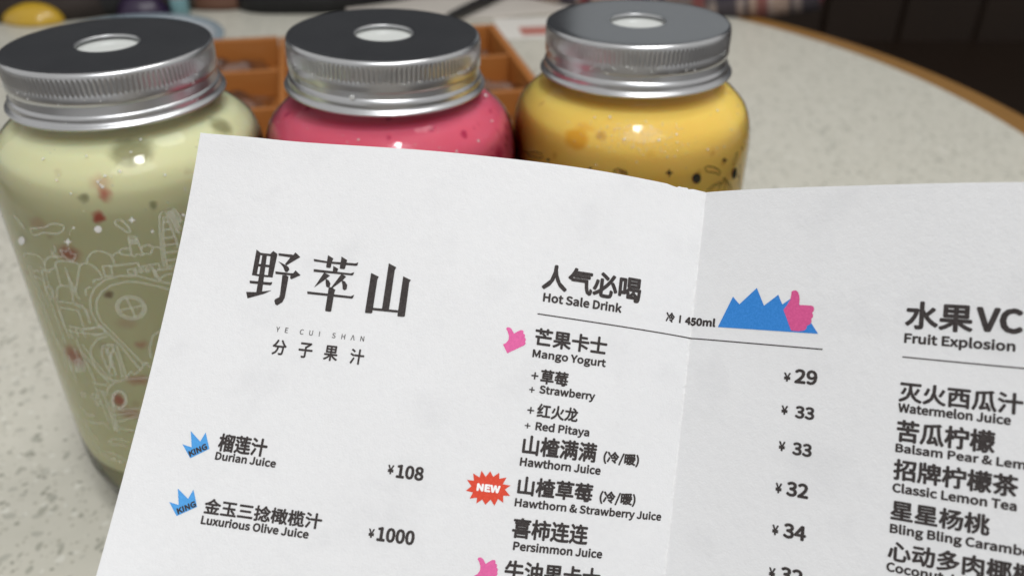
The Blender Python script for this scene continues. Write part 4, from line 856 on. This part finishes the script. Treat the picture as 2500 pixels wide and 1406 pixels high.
bt = empty('small_bottle', (-.336, .884, .0003)); tag(bt, 'tiny white bottle with pale blue base behind the plate', 'bottle')
V, F = lathe([(.1, 0), (8, 0), (9, 1), (9, 17), (8.6, 18)], 32); mesh_obj('bottle_base', V, F, simple('pale_blue_plastic', (.16, .30, .33), .35), bt, smooth=True)
V, F = lathe([(8.6, 18), (9, 19), (9, 34), (7, 37), (4, 39), (4, 46), (.1, 46)], 32); mesh_obj('bottle_top', V, F, simple('white_plastic', (.32, .32, .31), .35), bt, smooth=True)
tag(blob('black_bag', dome(.115, .075, .13, p=.28), M_BLACK, (-.190, .975, .0003), .46, .05, 11), 'large black bag behind the tray and the pink jar lid', 'bag')
tag(blob('brown_mound', dome(.045, .03, .05, p=.35), M_SKIN, (-.300, .935, .0003), .3, .05, 12), 'skin-brown case in front of the black bag', 'case')  # made-up lump standing in for the skin-brown area
# leaflet with red print, open booklet and black pen
lf = empty('leaflet', (.030, .838, .0003), math.radians(8)); tag(lf, 'white leaflet with red printed band beside the rear corner of the tray', 'leaflet')
bm = bmesh.new(); box_bm(bm, -.045, .065, -.030, .045, 0, .0006); bm_obj('leaflet_sheet', bm, simple('leaflet_paper', (.62, .60, .56), .8), lf)
bm = bmesh.new(); box_bm(bm, -.024, .052, -.018, .010, .0007, .0009); bm_obj('red_print', bm, simple('faded_red_print', (.40, .15, .12), .8, var=.2), lf)
bk = empty('booklet', (-.045, .930, .0003), math.radians(18)); tag(bk, 'open pale booklet under the black pen at the far side of the table', 'booklet')
bm = bmesh.new(); box_bm(bm, -.13, .13, -.060, .05, 0, .004, .001); bm_obj('pages', bm, simple('booklet_paper', (.50, .465, .42), .8, var=.05), bk)
pen = empty('pen', (-.040, .890, .0102), 0); tag(pen, 'black pen lying across the pale booklet', 'pen')
d = Vector((.032, .068, 0)).normalized()
pen.rotation_euler = Vector((0, 0, 1)).rotation_difference(d).to_euler()
V, F = lathe([(.1, -65), (1.2, -64), (4.6, -50), (5.2, -20), (5.2, 65), (4.5, 68), (.1, 68.5)], 24); mesh_obj('pen_barrel', V, F, simple('black_plastic', (.008, .008, .008), .35), pen, smooth=True)
V, F = lathe([(5.3, 15), (5.6, 15.2), (5.6, 62), (5.3, 62.5)], 24); mesh_obj('pen_grip', V, F, bpy.data.materials['black_plastic'], pen, smooth=True)

def plaid():
    t = NT('plaid_cloth'); p = t.n('ShaderNodeBsdfPrincipled'); p.inputs['Roughness'].default_value = .9
    mp = t.n('ShaderNodeMapping'); mp.inputs['Rotation'].default_value = (.1, .15, .25); t.l(t.coord(), mp.inputs['Vector'])
    def bands(axis, sc, ph):
        w = t.n('ShaderNodeTexWave', _wave_type='BANDS', _bands_direction=axis); w.inputs['Scale'].default_value = sc; w.inputs['Distortion'].default_value = .6; w.inputs['Phase Offset'].default_value = ph
        t.l(mp.outputs[0], w.inputs['Vector']); return w.outputs['Fac']
    cur = t.mix(t.ramp(bands('X', 4.2, 0), .45, .6), (.06, .05, .06), (.34, .25, .20))
    cur = t.mix(t.math('MULTIPLY', t.ramp(bands('X', 12.0, 1.2), .7, .9), .8), cur, (.32, .26, .23))
    cur = t.mix(t.math('MULTIPLY', t.ramp(bands('Z', 9.0, 2.0), .6, .8), .6), cur, (.02, .018, .03))
    cur = t.mix(t.math('MULTIPLY', t.ramp(bands('X', 5.5, 4.0), .86, .97), .8), cur, (.16, .03, .03))
    t.l(cur, p.inputs['Base Color']); t.l(t.bump(t.noise(t.coord(), 35, 3), .6, .01), p.inputs['Normal']); t.surf(p.outputs[0]); return t.m
M_PLAID = plaid()
tag(blob('plaid_sleeve', dome(.165, .075, .15, p=.33), M_PLAID, (.165, .962, .0004), -.12, .07, 14), 'plaid sleeve of a person, simplified to a cloth lump at the far edge of the table behind the yellow jar', 'coat')  # person's plaid sleeve, shaped only as a soft lump of cloth
